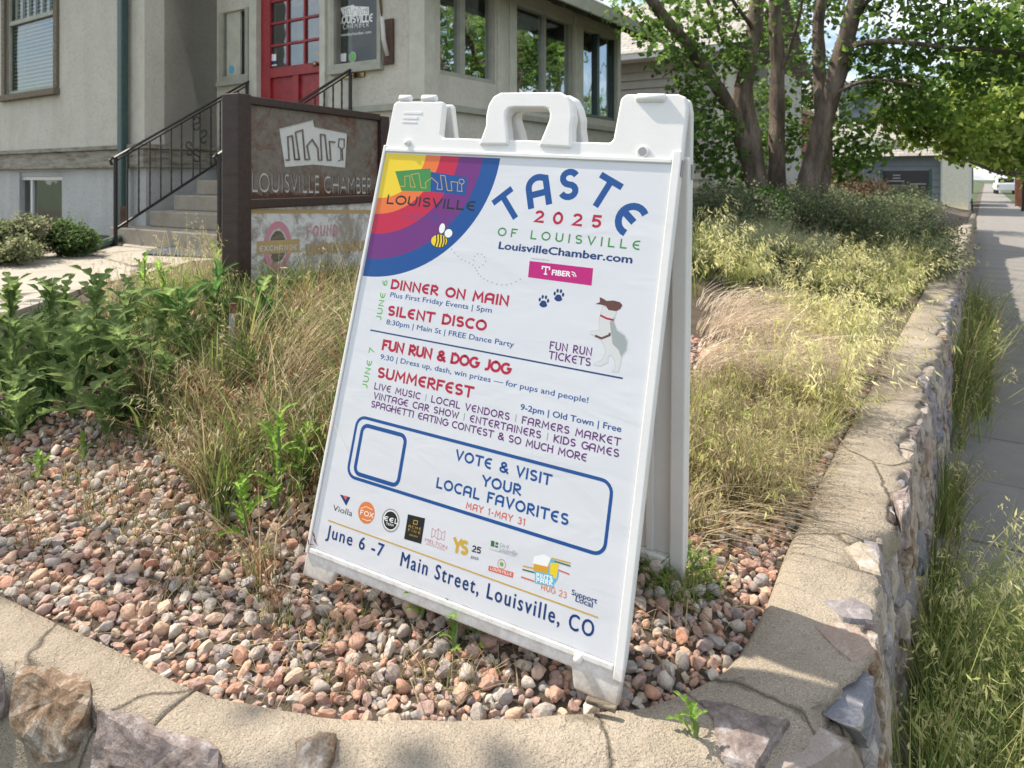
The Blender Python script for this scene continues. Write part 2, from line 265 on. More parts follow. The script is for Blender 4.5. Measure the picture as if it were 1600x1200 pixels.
# ------------------------------------------------------------------ text: a stroke alphabet and the built-in face
def arc(cx, cy, rx, ry, a0, a1, n=9):
    return [(cx+rx*math.cos(math.radians(a0+(a1-a0)*i/n)), cy+ry*math.sin(math.radians(a0+(a1-a0)*i/n))) for i in range(n+1)]
GL = {  # glyph: (width, strokes) in a box 1 high (stroke centres)
 'A': (.66, [[(.02, 0), (.02, .5)]+arc(.34, .62, .32, .38, 180, 60)+[(.6, .9), (.6, 0)], [(.04, .38), (.6, .38)]]),
 'B': (.56, [[(.04, 0), (.04, 1), (.3, 1)]+arc(.3, .77, .22, .23, 90, -90)+[(.04, .54)], [(.28, .54)]+arc(.3, .27, .24, .27, 90, -90)+[(.04, 0)]]),
 'C': (.62, [arc(.38, .5, .36, .5, 48, 312, 16)]), 'D': (.64, [[(.04, 0), (.04, 1), (.24, 1)]+arc(.24, .5, .38, .5, 90, -90, 12)+[(.04, 0)]]),
 'E': (.58, [arc(.42, .5, .38, .5, 68, 292, 14), [(.06, .5), (.5, .5)]]), 'F': (.5, [[(.04, 0), (.04, 1), (.48, 1)], [(.04, .52), (.42, .52)]]),
 'G': (.66, [arc(.38, .5, .36, .5, 48, 360, 16)+[(.74-.3, .5)]]), 'H': (.6, [[(.04, 0), (.04, 1)], [(.56, 0), (.56, 1)], [(.04, .52), (.56, .52)]]),
 'I': (.1, [[(.05, 0), (.05, 1)]]), 'J': (.42, [[(.38, 1), (.38, .3)]+arc(.14, .26, .24, .26, 0, -110, 6)]),
 'K': (.56, [[(.04, 0), (.04, 1)], [(.52, 1), (.1, .5), (.54, 0)]]), 'L': (.48, [[(.04, 1), (.04, 0), (.46, 0)]]),
 'M': (.78, [[(.04, 0), (.1, 1), (.39, .3), (.68, 1), (.74, 0)]]), 'N': (.62, [[(.04, 0), (.04, 1), (.58, 0), (.58, 1)]]),
 'O': (.74, [arc(.37, .5, .35, .5, 90, 450, 20)]), 'P': (.52, [[(.04, 0), (.04, 1), (.26, 1)]+arc(.26, .74, .24, .26, 90, -90)+[(.04, .48)]]),
 'R': (.56, [[(.04, 0), (.04, 1), (.26, 1)]+arc(.26, .74, .24, .26, 90, -90)+[(.1, .48), (.54, 0)]]),
 'S': (.54, [arc(.27, .75, .23, .25, 30, 270, 10)+arc(.27, .26, .24, .25, 90, -150, 10)[1:]]), 'T': (.6, [[(0, 1), (.6, 1)], [(.3, 1), (.3, 0)]]),
 'U': (.62, [[(.04, 1), (.04, .32)]+arc(.31, .32, .27, .32, 180, 360, 9)+[(.58, 1)]]), 'V': (.6, [[(.02, 1), (.1, .7), (.3, 0), (.58, 1)]]),
 'W': (.84, [[(.02, 1), (.22, 0), (.42, .8), (.62, 0), (.82, 1)]]), 'X': (.6, [[(0, 0), (.6, 1)], [(0, 1), (.6, 0)]]), 'Y': (.58, [[(0, 1), (.29, .48), (.58, 1)], [(.29, .48), (.29, 0)]]),
 '&': (.66, [[(.66, 0), (.14, .68)]+arc(.3, .79, .19, .21, 200, -20, 8)+[(.14, .42)]+arc(.28, .25, .25, .25, 150, 330, 8)+[(.64, .48)]]),
 '1': (.24, [[(0, .8), (.18, 1), (.18, 0)]]), '2': (.54, [arc(.27, .72, .24, .28, 170, -35, 9)+[(.02, 0), (.54, 0)]]),
 '3': (.5, [arc(.24, .76, .21, .24, 150, -90, 8), arc(.24, .27, .24, .27, 90, -150, 8)]), '5': (.52, [[(.48, 1), (.08, 1), (.05, .56)]+arc(.25, .31, .25, .31, 100, -150, 10)]),
 '6': (.54, [[(.44, 1)]+arc(.42, .36, .38, .60, 100, 180, 6)+arc(.27, .28, .24, .28, 180, 530, 12)]), '7': (.5, [[(0, 1), (.48, 1), (.16, 0)]]),
 '0': (.6, [arc(.3, .5, .27, .5, 90, 450, 20)]), '-': (.3, [[(0, .45), (.3, .45)]]), '|': (.1, [[(.05, -.1), (.05, 1.1)]]), '!': (.1, [[(.05, 1), (.05, .3)], [(.05, .1), (.05, 0)]]), ' ': (.32, []), ',': (.1, [[(.07, .06), (.0, -.16)]]), '.': (.1, [[(.05, .07), (.05, -.03)]])}
class Print:
    """flat print lying on a plane of the scene: Mw takes (x, y, height) of the sheet to the parent's space"""
    lvl = 0
    def __init__(s, parent, base=.0004, step=.00012): s.p = parent; s.base = base; s.step = step; s.k = 0
    def z(s): s.k += 1; return s.base+s.step*s.k
    def poly(s, pts, mat, name='printed_shape', z=None):
        mb = MB(); z = s.z() if z is None else z; mb.add([(x, y, z) for x, y in pts], [tuple(range(len(pts)))]); return mb.build(name, M[mat], s.p)
    def ring(s, o, i, mat, name='printed_ring'):
        z = s.z(); n = len(o); mb = MB(); mb.add([(x, y, z) for x, y in o+i], [(k, (k+1) % n, n+(k+1) % n, n+k) for k in range(n)]); return mb.build(name, M[mat], s.p)
    def strokes(s, lines, w, mat, name='printed_line', mb=None, dz=.0000007):
        own = mb is None; mb = mb or MB(); z0 = s.z()
        for j, L in enumerate(lines):
            L = [Vector(p) for p in L]
            closed = (L[0]-L[-1]).length < 1e-6; z = z0+dz*(j % 4); vs = []; n = len(L)
            for i, p in enumerate(L):
                a = L[i-1] if i else (L[-2] if closed else None); b = L[i+1] if i < n-1 else (L[1] if closed else None)
                d1 = (p-a).normalized() if a is not None else (b-p).normalized(); d2 = (b-p).normalized() if b is not None else d1
                n1 = Vector((-d1.y, d1.x)); n2 = Vector((-d2.y, d2.x)); m = (n1+n2); m = m.normalized() if m.length > .3 else n1
                k = min(1/max(m.dot(n1), .45), 1.9)*w/2
                vs += [(p.x+m.x*k, p.y+m.y*k, z), (p.x-m.x*k, p.y-m.y*k, z)]
            mb.add(vs, [(2*i+1, 2*i+3, 2*i+2, 2*i) for i in range(n-1)])
        return mb.build(name, M[mat], s.p) if own else None
    def line(s, text, a, b, h, wt, mat, rot=None, name='lettering', gap=.16, accents=None):
        """stroke letters from a to b (baseline), cap height h"""
        a, b = Vector(a), Vector(b); L = (b-a).length; d = (b-a)/L; up = Vector((-d.y, d.x))
        adv = []; x = 0
        for c in text: adv.append(x); x += GL[c][0]+gap
        x -= gap; sx = L/(x*h); w = wt*h; lines = []; acc = []
        for c, x0 in zip(text, adv):
            for g in GL[c][1]:
                pts = [a+d*((x0+px)*h*sx)+up*((py*(1-wt)+wt/2)*h) for px, py in g]
                if c not in ',.|-' and len(g) and w:                # square ends: push straight ends out to the cap line
                    pts = list(pts)
                    if abs(g[0][1]-1) < .01 or abs(g[0][1]) < .01: pts[0] = pts[0]+(pts[0]-pts[1]).normalized()*w*.5
                    if abs(g[-1][1]-1) < .01 or abs(g[-1][1]) < .01: pts[-1] = pts[-1]+(pts[-1]-pts[-2]).normalized()*w*.5
                (acc if c == '|' and accents else lines).append(pts)
        s.strokes(lines, w, mat, name)
        for q in acc: s.strokes([q], w*.7, accents, 'divider')
    def face(s, text, a, b, h, mat, bold=0, name='lettering', shear=0, sp=1.0):
        """letters of the built-in face, stretched to run from a to b"""
        cu = bpy.data.curves.new('t', 'FONT'); cu.body = text; cu.size = 1; cu.resolution_u = 3; cu.shear = shear; cu.space_character = sp
        o = bpy.data.objects.new('t', cu); COL.objects.link(o); dg = bpy.context.evaluated_depsgraph_get(); me = bpy.data.meshes.new_from_object(o.evaluated_get(dg))
        bpy.data.objects.remove(o); V = np.empty(len(me.vertices)*3, np.float32); me.vertices.foreach_get('co', V); V = V.reshape(-1, 3)
        a, b = Vector(a), Vector(b); L = (b-a).length; d = (b-a)/L; up = Vector((-d.y, d.x)); x0, x1 = V[:, 0].min(), V[:, 0].max()
        sx = L/(x1-x0); sy = h/.73; X = (V[:, 0]-x0)*sx; Y = V[:, 1]*sy; z = s.z()
        V2 = np.c_[a.x+d.x*X+up.x*Y, a.y+d.y*X+up.y*Y, np.full(len(X), z)].astype(np.float32); me.vertices.foreach_set('co', V2.ravel()); me.update(); me.name = name
        if bold:
            bm = bmesh.new(); bm.from_mesh(me); src = list(bm.verts)+list(bm.edges)+list(bm.faces)
            for q, (i, j) in enumerate(((-1, 0), (1, 0), (0, .7), (0, -.7))):
                g = bmesh.ops.duplicate(bm, geom=src)['geom']; off_ = Vector(((d.x*i+up.x*j)*bold*h, (d.y*i+up.y*j)*bold*h, 6e-7*(q+1)))
                for vtx in g:
                    if isinstance(vtx, bmesh.types.BMVert): vtx.co += off_
            bm.to_mesh(me); bm.free()
        me.materials.clear(); return link(name, me, M[mat], s.p)
def circle(cx, cy, r, n=28, ry=None): return [(cx+r*math.cos(2*math.pi*i/n), cy+(ry or r)*math.sin(2*math.pi*i/n)) for i in range(n)]
def rrect(x0, x1, y0, y1, r, n=6):
    out = []
    for cx, cy, a in ((x1-r, y0+r, -90), (x1-r, y1-r, 0), (x0+r, y1-r, 90), (x0+r, y0+r, 180)): out += arc(cx, cy, r, r, a, a+90, n)
    return out
LOGO = [(.0, .80), (.50, 1.0), (.51, .86), (1.0, .72), (.97, .0), (.52, .07), (.09, .02)]
SKY = [[(.07, .2), (.14, .2), (.14, .62), (.21, .65), (.22, .2), (.29, .2), (.23, .70), (.34, .78), (.37, .2), (.44, .2), (.43, .42), (.52, .62), (.60, .42), (.59, .18), (.66, .18), (.64, .74), (.70, .73), (.73, .16), (.79, .16), (.78, .52), (.87, .50), (.86, .16), (.93, .16)], [(.92, .16), (.92, .44)]+arc(.92, .54, .035, .1, -90, 270, 8)]
def logo(pr, fn, fill, ink, wd, half=None):
    """the chamber's skyline sign: fn maps the unit box to the sheet"""
    if half:
        pr.poly([fn(*p) for p in (LOGO[0], LOGO[1], (.51, .86), (.50, .07), LOGO[6])], fill, 'emblem'); pr.poly([fn(*p) for p in ((.51, .86), LOGO[3], LOGO[4], LOGO[5], (.50, .07))], half, 'emblem')
    else: pr.poly([fn(*p) for p in LOGO], fill, 'emblem')
    if ink: pr.strokes([[fn(*p) for p in L] for L in SKY], wd, ink, 'emblem_line')
# ------------------------------------------------------------------ ground levels
I_ = [(-4, 3.2), (-2.4, 2.27), (-1.6, 1.83), (-1.153, 1.596), (-.79, 1.41), (-.604, 1.311), (-.431, 1.255), (-.25, 1.229), (-.05, 1.226), (.112, 1.24), (.24, 1.262), (.31, 1.295), (.404, 1.355), (.49, 1.46), (.572, 1.584), (.73, 1.85)]
I_ += [tuple(st(-.43, t)[:2]) for t in (2.6, 3.2, 4, 5, 6, 8, 10, 13, 16, 20, 24)]
def resample(P, step):
    P = [Vector(p) for p in P]; out = []
    for i in range(len(P)-1):
        p0, p1, p2, p3 = P[max(i-1, 0)], P[i], P[i+1], P[min(i+2, len(P)-1)]; n = max(1, int((p2-p1).length/step))
        for k in range(n):
            t = k/n; out.append(.5*((2*p1)+(p2-p0)*t+(2*p0-5*p1+4*p2-p3)*t*t+(3*p1-p0-3*p2+p3)*t**3))
    return out+[P[-1]]
IN = np.array([(p.x, p.y) for p in resample(I_, .03)]); TAN = np.gradient(IN, axis=0); TAN /= np.linalg.norm(TAN, axis=1)[:, None]
NRM = np.c_[TAN[:, 1], -TAN[:, 0]]; ARC = np.r_[0, np.cumsum(np.linalg.norm(np.diff(IN, axis=0), axis=1))]
def wall_pt(a, off, z): return Vector((np.interp(a, ARC, IN[:, 0])+np.interp(a, ARC, NRM[:, 0])*off, np.interp(a, ARC, IN[:, 1])+np.interp(a, ARC, NRM[:, 1])*off, z))
def indist(X, Y):
    """signed distance from the wall's inner edge, positive towards the bed"""
    X = np.atleast_1d(X).astype(float); Y = np.atleast_1d(Y).astype(float); out = np.empty(len(X)); sub = IN[::3]; sn = NRM[::3]
    for i in range(0, len(X), 4000):
        dx = X[i:i+4000, None]-sub[:, 0]; dy = Y[i:i+4000, None]-sub[:, 1]; j = np.argmin(dx*dx+dy*dy, 1); r = np.arange(len(j))
        out[i:i+4000] = -(dx[r, j]*sn[j, 0]+dy[r, j]*sn[j, 1])
    return out
def gz(X, Y):
    d = np.clip(indist(X, Y)/1.45, 0, 1); d = d*d*(3-2*d); X = np.atleast_1d(X); Y = np.atleast_1d(Y)
    return .645+.375*d+.012*np.sin(X*5+1)*np.cos(Y*4)
def ground(u, v, z0=.7):
    z = z0
    for _ in range(12):
        p = on_z(u, v, min(z, 1.3)); z = .5*z+.5*float(gz(p.x, p.y)[0])
    return Vector((p.x, p.y, float(gz(p.x, p.y)[0])))
# the ground
mb = MB(); mb.add([(-900, -900, -.06), (900, -900, -.06), (900, 1800, -.06), (-900, 1800, -.06)], [(0, 1, 2, 3)]); tag(mb.build('ground', M['lawn']), kind='structure')
def strip(name, s0, s1, t0, t1, z, mat, dz=.0):
    b = MB(); b.add([st(s0, t0, z), st(s1, t0, z), st(s1, t1, z), st(s0, t1, z)], [(0, 1, 2, 3)]); return tag(b.build(name, M[mat]), kind='structure')
strip('road', 3.3, 12, -60, 400, -.05, 'asphalt')
b = MB(); b.box(3.1, 3.3, -60, 400, -.2, .0); tag(b.build('kerb', M['sidewalk'], None, matrix=STREET), kind='structure')
strip('parkway_grass', 1.62, 3.1, -60, 400, -.01, 'lawn')
sw = MB(); sw.box(-.6, 1.6, -20, 300, -.12, -.012); swo = tag(sw.build('sidewalk', M['soil'], None, matrix=STREET), kind='structure')
sl = MB(); sl.box(-.3, 1.6, 0, .756, -.05, 0)
slo = sl.build('paving_slab', M['sidewalk'], swo, bevel=.006)
for i in range(1, 75):
    c = slo.copy(); COL.objects.link(c); c.location = (0, i*.77-2.4, random.uniform(-.003, .003))
slo.location = (0, -2.4, 0)
f_ = MB(); f_.box(-.3, 1.6, 75*.77-2.4, 300, -.05, 0); f_.build('far_paving', M['sidewalk'], swo)
# planter earth
gs = np.r_[np.linspace(-30, -5, 18), np.arange(-4.9, 1.2, .07)]; gt = np.r_[np.arange(-1.5, 6, .07), np.linspace(6.1, 26, 40)]
GS, GT = np.meshgrid(gs, gt); X = GT*SN+GS*CS; Y = GT*CS-GS*SN; d = indist(X.ravel(), Y.ravel()); Z = gz(X.ravel(), Y.ravel()); Z = np.where(d < -.09, -.3, Z)
nr, nc = X.shape; idx = np.arange(nr*nc).reshape(nr, nc); Q = np.c_[idx[:-1, :-1].ravel(), idx[:-1, 1:].ravel(), idx[1:, 1:].ravel(), idx[1:, :-1].ravel()]
Q = Q[(Z[Q] > 0).any(axis=1)]
earth = tag(npmesh('planting_bed', np.c_[X.ravel(), Y.ravel(), Z], Q, M['soil'], smooth=True), kind='structure')
# ------------------------------------------------------------------ retaining wall
wall = thing('retaining_wall', 'low curved stone and mortar retaining wall round the gravel bed with a concrete cap', 'wall')
ACOR = float(ARC[np.argmin((IN[:, 0]-.30)**2+(IN[:, 1]-1.29)**2)])
def face_off(a, z):
    f = min(1, max(0, (a-ACOR+.1)/.3)); q = min(1, max(0, (.665-z)/.25)); return cap_width(a)+(.062*(1-f)+.02*f)*q**.8
def cap_width(a): return .130+.073*min(1, max(0, (a-ACOR+.25)/.35))+.008*math.sin(a*3.1)+.007*math.sin(a*7.3+1)
def sweep(a0, a1, prof, step, namp=0, seed=0):
    n = max(2, int((a1-a0)/step)); vs = []; fs = []; m = len(prof)
    for i in range(n+1):
        a = a0+(a1-a0)*i/n
        for j, (o, z) in enumerate(prof):
            off = o*cap_width(a) if o > 0 else o; p = wall_pt(a, off, z)
            if namp and o > .8: q = noise.fractal(Vector((a*9+seed, j*.35, 1.3)), 1, 2, 4)*namp; nn = wall_pt(a, off+q, z); p = Vector((nn.x, nn.y, z+q*.25))
            else: p.z += noise.fractal(Vector((p.x*7, p.y*7, seed)), 1, 2, 3)*.004
            vs.append(p)
    for i in range(n):
        for j in range(m-1): fs.append((i*m+j, (i+1)*m+j, (i+1)*m+j+1, i*m+j+1))
    fs += [tuple(range(m)), tuple(n*m+j for j in range(m-1, -1, -1))]
    return vs, fs
def arc_near(p): return float(ARC[np.argmin((IN[:, 0]-p[0])**2+(IN[:, 1]-p[1])**2)])
cuts = [1.5]+[arc_near(on_z(u, v, .67)) for u, v in ((298, 1071), (1068, 1074), (1222, 860), (1330, 650), (1400, 540))]
cuts += [cuts[-1]+2.2*i for i in range(1, 7)]
cuts[-1] = min(cuts[-1], ARC[-1]-.1); cuts = [.2]+cuts
prof = [(0, .50), (0, .655), (.07, .670), (.3, .673), (.6, .673), (.82, .670), (.93, .664), (.985, .652), (1.01, .632), (1.01, .60), (1.0, .58)]
for i, (a0, a1) in enumerate(zip(cuts[:-1], cuts[1:])):
    vs, fs = sweep(a0+.003, a1-.003, prof, .012 if a1 < 7 else .05, .016 if a0 < ACOR-.1 else .045, i*3.7); b = MB(); b.add(vs, fs); b.build('cap_slab', M['cap'], wall, smooth=True)
vs = []; fs = []; zs_ = [.60, .635, .60, .55, .50, .45, .38, .28, .15, .02, -.05]; na = int((ARC[-1]-.2)/.02)
for i in range(na+1):
    a = .1+(ARC[-1]-.2)*i/na
    for j, z in enumerate(zs_):
        q = noise.fractal(Vector((a*11, z*11, 4.4)), 1, 2, 4)*.006; vs.append(wall_pt(a, .02 if j == 0 else face_off(a, z)-.008+q, z))
    if i: fs += [((i-1)*11+j, i*11+j, i*11+j+1, (i-1)*11+j+1) for j in range(10)]
b = MB(); b.add(vs, fs); b.build('mortar', M['mortar'], wall, smooth=True)
# stones: a jittered Voronoi net on the face
def clip_poly(poly, mx, my, nx, ny):
    out = []
    for i in range(len(poly)):
        p, q = poly[i], poly[(i+1) % len(poly)]; dp = (p[0]-mx)*nx+(p[1]-my)*ny; dq = (q[0]-mx)*nx+(q[1]-my)*ny
        if dp <= 0: out.append(p)
        if dp*dq < 0: t = dp/(dp-dq); out.append((p[0]+(q[0]-p[0])*t, p[1]+(q[1]-p[1])*t))
    return out
def face_hit(u, v, off=.15):
    for _ in range(5): a, z = face_hit0(u, v, off); off = .5*off+.5*face_off(a, z)
    return face_hit0(u, v, off)
def face_hit0(u, v, off):
    x = (u-800)/F; A_s = np.arange(max(1.2, ACOR-3), ACOR+1.2, .004); X_ = np.interp(A_s, ARC, IN[:, 0])+np.interp(A_s, ARC, NRM[:, 0])*off; Y_ = np.interp(A_s, ARC, IN[:, 1])+np.interp(A_s, ARC, NRM[:, 1])*off
    k = int(np.argmin(np.abs(X_/Y_-x))); return float(A_s[k]), CAMZ-(v-CY)/F*float(Y_[k])
def wall_skin(u, v):
    """the photo's pixel on the wall's own surface, top or face, with the direction out of it"""
    p = on_z(u, v, .668); off = -float(indist(p.x, p.y)[0]); a = arc_near(p); w_ = cap_width(a)
    if off < w_*.97: return p, Vector((0, 0, 1))
    a, z = face_hit(u, v); n = wall_pt(a, 1, 0)-wall_pt(a, 0, 0); q = min(1, max(0, (.668-z)/.05)); z = min(z, .668); return wall_pt(a, face_off(a, z), z), (n*q+Vector((0, 0, 1.15-q))).normalized()
def skin_stone(px, mat, seed, bul=.013):
    cu_, cv_ = sum(p[0] for p in px)/len(px), sum(p[1] for p in px)/len(px); per = [math.dist(px[q], px[(q+1) % len(px)]) for q in range(len(px))]; tot = sum(per); N_ = 30; ring = []
    for q in range(N_):
        dd = tot*q/N_; e = 0
        while dd > per[e]: dd -= per[e]; e += 1
        p0, p1 = px[e], px[(e+1) % len(px)]; t = dd/per[e]; j = noise.noise(Vector((q*1.7, seed, 0)))*4; ring.append((p0[0]+(p1[0]-p0[0])*t+j, p0[1]+(p1[1]-p0[1])*t+noise.noise(Vector((q*1.7, seed, 5)))*4))
    vs = []
    for sc, h in ((1.0, -.014), (1.0, .001), (.955, bul*.8), (.8, bul), (.6, bul*1.1), (.35, bul)):
        for u, v in ring:
            u2, v2 = cu_+(u-cu_)*sc, cv_+(v-cv_)*sc; p, n = wall_skin(u2, v2); q = noise.fractal(Vector((p.x*22, p.y*22, p.z*22+seed)), 1, 2, 4)*.010 if h > .005 else 0; vs.append(p+n*(h+q))
    p, n = wall_skin(cu_, cv_); vs.append(p+n*bul); fs = []
    for k in range(5): fs += [(k*N_+q, k*N_+(q+1) % N_, (k+1)*N_+(q+1) % N_, (k+1)*N_+q) for q in range(N_)]
    fs += [(5*N_+q, 5*N_+(q+1) % N_, 6*N_) for q in range(N_)]; b = MB(); b.add(vs, fs); b.build('stone', M[mat], wall)
EXPL = [([(22, 1036), (62, 1046), (100, 1056), (142, 1062), (146, 1085), (138, 1125), (112, 1188), (62, 1192), (26, 1135)], 'stone_rust'),
        ([(152, 1112), (205, 1122), (262, 1146), (345, 1172), (350, 1230), (300, 1330), (160, 1300), (146, 1200)], 'stone_purple'),
        ([(462, 1168), (500, 1156), (528, 1158), (524, 1192), (505, 1220), (462, 1215)], 'stone_rust'),
        ([(-190, 955), (-120, 985), (-40, 1010), (4, 1028), (8, 1120), (-60, 1160), (-180, 1090)], 'stone_purple'),
        ([(40, 1212), (100, 1205), (126, 1225), (110, 1330), (30, 1300)], 'wall_stone'), ([(380, 1250), (450, 1240), (560, 1260), (560, 1380), (400, 1360)], 'wall_stone'), ([(640, 1270), (760, 1262), (880, 1275), (870, 1400), (650, 1400)], 'stone_rust')]
right0 = ACOR+.12
for q_, (px, m_) in enumerate(EXPL): skin_stone(px, m_, q_*3.3)
cells = []
random.seed(11)
seeds = []; ar = .6
while ar < right0+9:
    stepa = .19 if ar < right0 else .13+.02*(ar-right0); front_ = ar < right0
    for r, z in enumerate((.05, .19) if front_ else (.06, .18, .30, .42, .52, .615)): seeds.append((ar+random.uniform(-.05, .05)+(r % 2)*.07, z+random.uniform(-.03, .03) if z < .6 else z+random.uniform(-.02, .02)))
    ar += stepa
for i, (a, z) in enumerate(seeds):
    top_ = .29 if a < right0-.05 else .66
    poly = [(a-.2, -.02), (a+.2, -.02), (a+.2, top_), (a-.2, top_)]
    for j, (a2, z2) in enumerate(seeds):
        if j != i and abs(a2-a) < .5:
            poly = clip_poly(poly, (a+a2)/2, (z+z2)/2, a2-a, z2-z)
            if len(poly) < 3: break
    if len(poly) >= 3 and max(p[1] for p in poly) < .67: cells.append((poly, None, random.uniform(.86, .95), False))
nst = 0
for i, (poly, mname, shrink, expl) in enumerate(cells):
    cx = sum(p[0] for p in poly)/len(poly); cz = sum(p[1] for p in poly)/len(poly)
    if expl: poly = [(p[0], min(p[1], .655+.006*math.sin(p[0]*40))) for p in poly]
    top = cz > .5; mname = mname or random.choice(['wall_stone']*7+['stone_purple', 'stone_rust'])
    N_ = 24 if expl else 18; ring = []
    per = [(math.dist(poly[q], poly[(q+1) % len(poly)])) for q in range(len(poly))]; tot = sum(per)
    for q in range(N_):
        dd = tot*q/N_; e = 0
        while dd > per[e]: dd -= per[e]; e += 1
        t = dd/per[e]; p0, p1 = poly[e], poly[(e+1) % len(poly)]; x = p0[0]+(p1[0]-p0[0])*t; y = p0[1]+(p1[1]-p0[1])*t
        jt = 1+noise.noise(Vector((x*30, y*30, i)))*(.05 if expl else .09); ring.append((cx+(x-cx)*shrink*jt, cz+(y-cz)*shrink*jt))
    b = MB(); vs = []; w0 = cap_width(cx); bul = .022 if expl else random.uniform(.008, .018); tilt = random.uniform(-.05, .05); tz = random.uniform(-.05, .05)
    for k_, (sc, dep) in enumerate(((1.0, -.03), (1.0, .004 if expl else .0), (.94, bul*.8), (.8, bul), (.42, bul*1.1))):
        for x, y in ring:
            X_, Y_ = cx+(x-cx)*sc, cz+(y-cz)*sc; q = noise.fractal(Vector((X_*16, Y_*16, i*2.1)), 1, 2, 4)
            off = face_off(X_, Y_)+dep+(q*.012+(X_-cx)*tilt+(Y_-cz)*tz if dep > 0 else 0)
            vs.append(wall_pt(X_, off, Y_))
    vs.append(wall_pt(cx, face_off(cx, cz)+bul*1.15, cz)); fs = []
    for k_ in range(4): fs += [(k_*N_+q, k_*N_+(q+1) % N_, (k_+1)*N_+(q+1) % N_, (k_+1)*N_+q) for q in range(N_)]
    fs += [(4*N_+q, 4*N_+(q+1) % N_, 5*N_) for q in range(N_)]
    b.add(vs, fs); b.build('stone', M[mname], wall); nst += 1
# flat stones bedded in the cap's outer rim where the wall turns and runs up the street
def rim_stone(pix, mat, z=.672, dz=.006, drop=.05):
    pts = [on_z(u, v, z) for u, v in pix]; c = sum(pts, Vector())/len(pts); big = []
    for i in range(len(pts)):
        p, q = pts[i], pts[(i+1) % len(pts)]
        for t in (0, .25, .5, .75):
            r = p.lerp(q, t); r += Vector((noise.noise(r*60), noise.noise(r*60+Vector((5, 5, 5))), 0))*.006; big.append(r)
    n = len(big); b = MB(); vs = [p-Vector((0, 0, drop)) for p in big]+[p.copy() for p in big]
    for sc, h in ((.93, dz), (.5, dz*1.5)): vs += [c+(p-c)*sc+Vector((0, 0, h+noise.noise(p*25)*.006)) for p in big]
    vs.append(c+Vector((0, 0, dz*1.6))); fs = []
    for k_ in range(3): fs += [(k_*n+q, k_*n+(q+1) % n, (k_+1)*n+(q+1) % n, (k_+1)*n+q) for q in range(n)]
    fs += [(3*n+q, 3*n+(q+1) % n, 4*n) for q in range(n)]; b.add(vs, fs); b.build('stone', M[mat], wall)
rim_stone([(1090, 1095), (1130, 1103), (1180, 1118), (1232, 1128), (1205, 1165), (1180, 1215), (1125, 1190), (1112, 1130)], 'stone_purple', .668, .008)
rim_stone([(1272, 985), (1300, 975), (1345, 985), (1368, 1020), (1330, 1042), (1300, 1015)], 'wall_stone', .67, .008)
rim_stone([(1285, 945), (1330, 938), (1362, 950), (1366, 975), (1318, 972)], 'wall_stone', .668, .008)
rim_stone([(1318, 858), (1345, 850), (1372, 865), (1376, 900), (1345, 890)], 'wall_stone', .67, .008)
rim_stone([(1395, 775), (1420, 762), (1424, 790), (1410, 812)], 'stone_purple', .67, .008)
# ------------------------------------------------------------------ the house (local axes: x = across the street frontage, y = up the street)
TA, TB, SA, SC, TC = 3.73, 4.51, -6.78, -3.89, 8.28
house = thing('stucco_house', 'old grey stucco house with a red front door, porch windows and basement window', 'house', st(-6.5, 5, 1.0)-Vector((0, 0, 0)), Matrix.Rotation(-TH, 4, 'Z'))
HM = (STREET.inverted() @ Vector(house.location)); OFF = Matrix.Translation(-HM)      # street coordinates -> house coordinates
def hb(mb, name, mat, parent=None, **kw): return mb.build(name, M[mat], parent or house, matrix=None if parent and parent != house else OFF, **kw)
def holes_wall(mb, axis, c0, c1, a0, a1, z0, z1, holes):
    xs = sorted({a0, a1, *[h[0] for h in holes], *[h[1] for h in holes]}); zs = sorted({z0, z1, *[h[2] for h in holes], *[h[3] for h in holes]})
    xs = [x for x in xs if a0 <= x <= a1]; zs = [z for z in zs if z0 <= z <= z1]
    for x0, x1 in zip(xs[:-1], xs[1:]):
        run = None
        for q0, q1 in list(zip(zs[:-1], zs[1:]))+[(None, None)]:
            solid = q0 is not None and not any(h[0]-1e-6 <= x0 and x1 <= h[1]+1e-6 and h[2]-1e-6 <= q0 and q1 <= h[3]+1e-6 for h in holes)
            if solid: run = (run[0] if run else q0, q1)
            if not solid and run:
                if axis == 'y': mb.box(x0, x1, c0, c1, run[0], run[1])
                else: mb.box(c0, c1, x0, x1, run[0], run[1])
                run = None
def T(u, v): p = ST(u, v, t=TA); return p[0], p[2]
def TBp(u, v): p = ST(u, v, t=TB); return p[0], p[2]
def C_(u, v): p = ST(u, v, s=SC); return p[1], p[2]
# main block A
wx1, wz0 = T(87, 138); wx0 = wx1-1.25; wz1 = wz0+1.7
bx1 = T(112, 300)[0]; bz1 = T(60, 268)[1]; bz0 = bz1-.75; bx0 = bx1-1.35
band0, band1 = T(197, 262)[1], T(197, 226)[1]
b = MB(); holes_wall(b, 'y', TA, TA+.2, -12, SA, band1, 5.0, [(wx0, wx1, wz0, wz1)]); b.box(SA-.2, SA, TA+.2, 12, band1, 5.0); hb(b, 'wall', 'stucco')
b = MB(); holes_wall(b, 'y', TA+.03, TA+.2, -12, SA-.03, .6, band0, [(bx0, bx1, bz0, bz1)]); b.box(SA-.2, SA-.03, TA+.2, 12, .6, band1-.001); hb(b, 'foundation_wall', 'stucco_low')
b = MB(); b.box(-12, SA+.02, TA-.025, TA+.1, band0, band1-.05); b.box(-12, SA+.05, TA-.05, TA+.1, band1-.048, band1-.002)
b.box(SA-.1, SA+.02, TA+.102, TB-.03, band0, band1-.05); b.box(SA-.1, SA+.05, TA+.102, TB-.03, band1-.048, band1-.002); hb(b, 'water_table', 'band', bevel=.006)
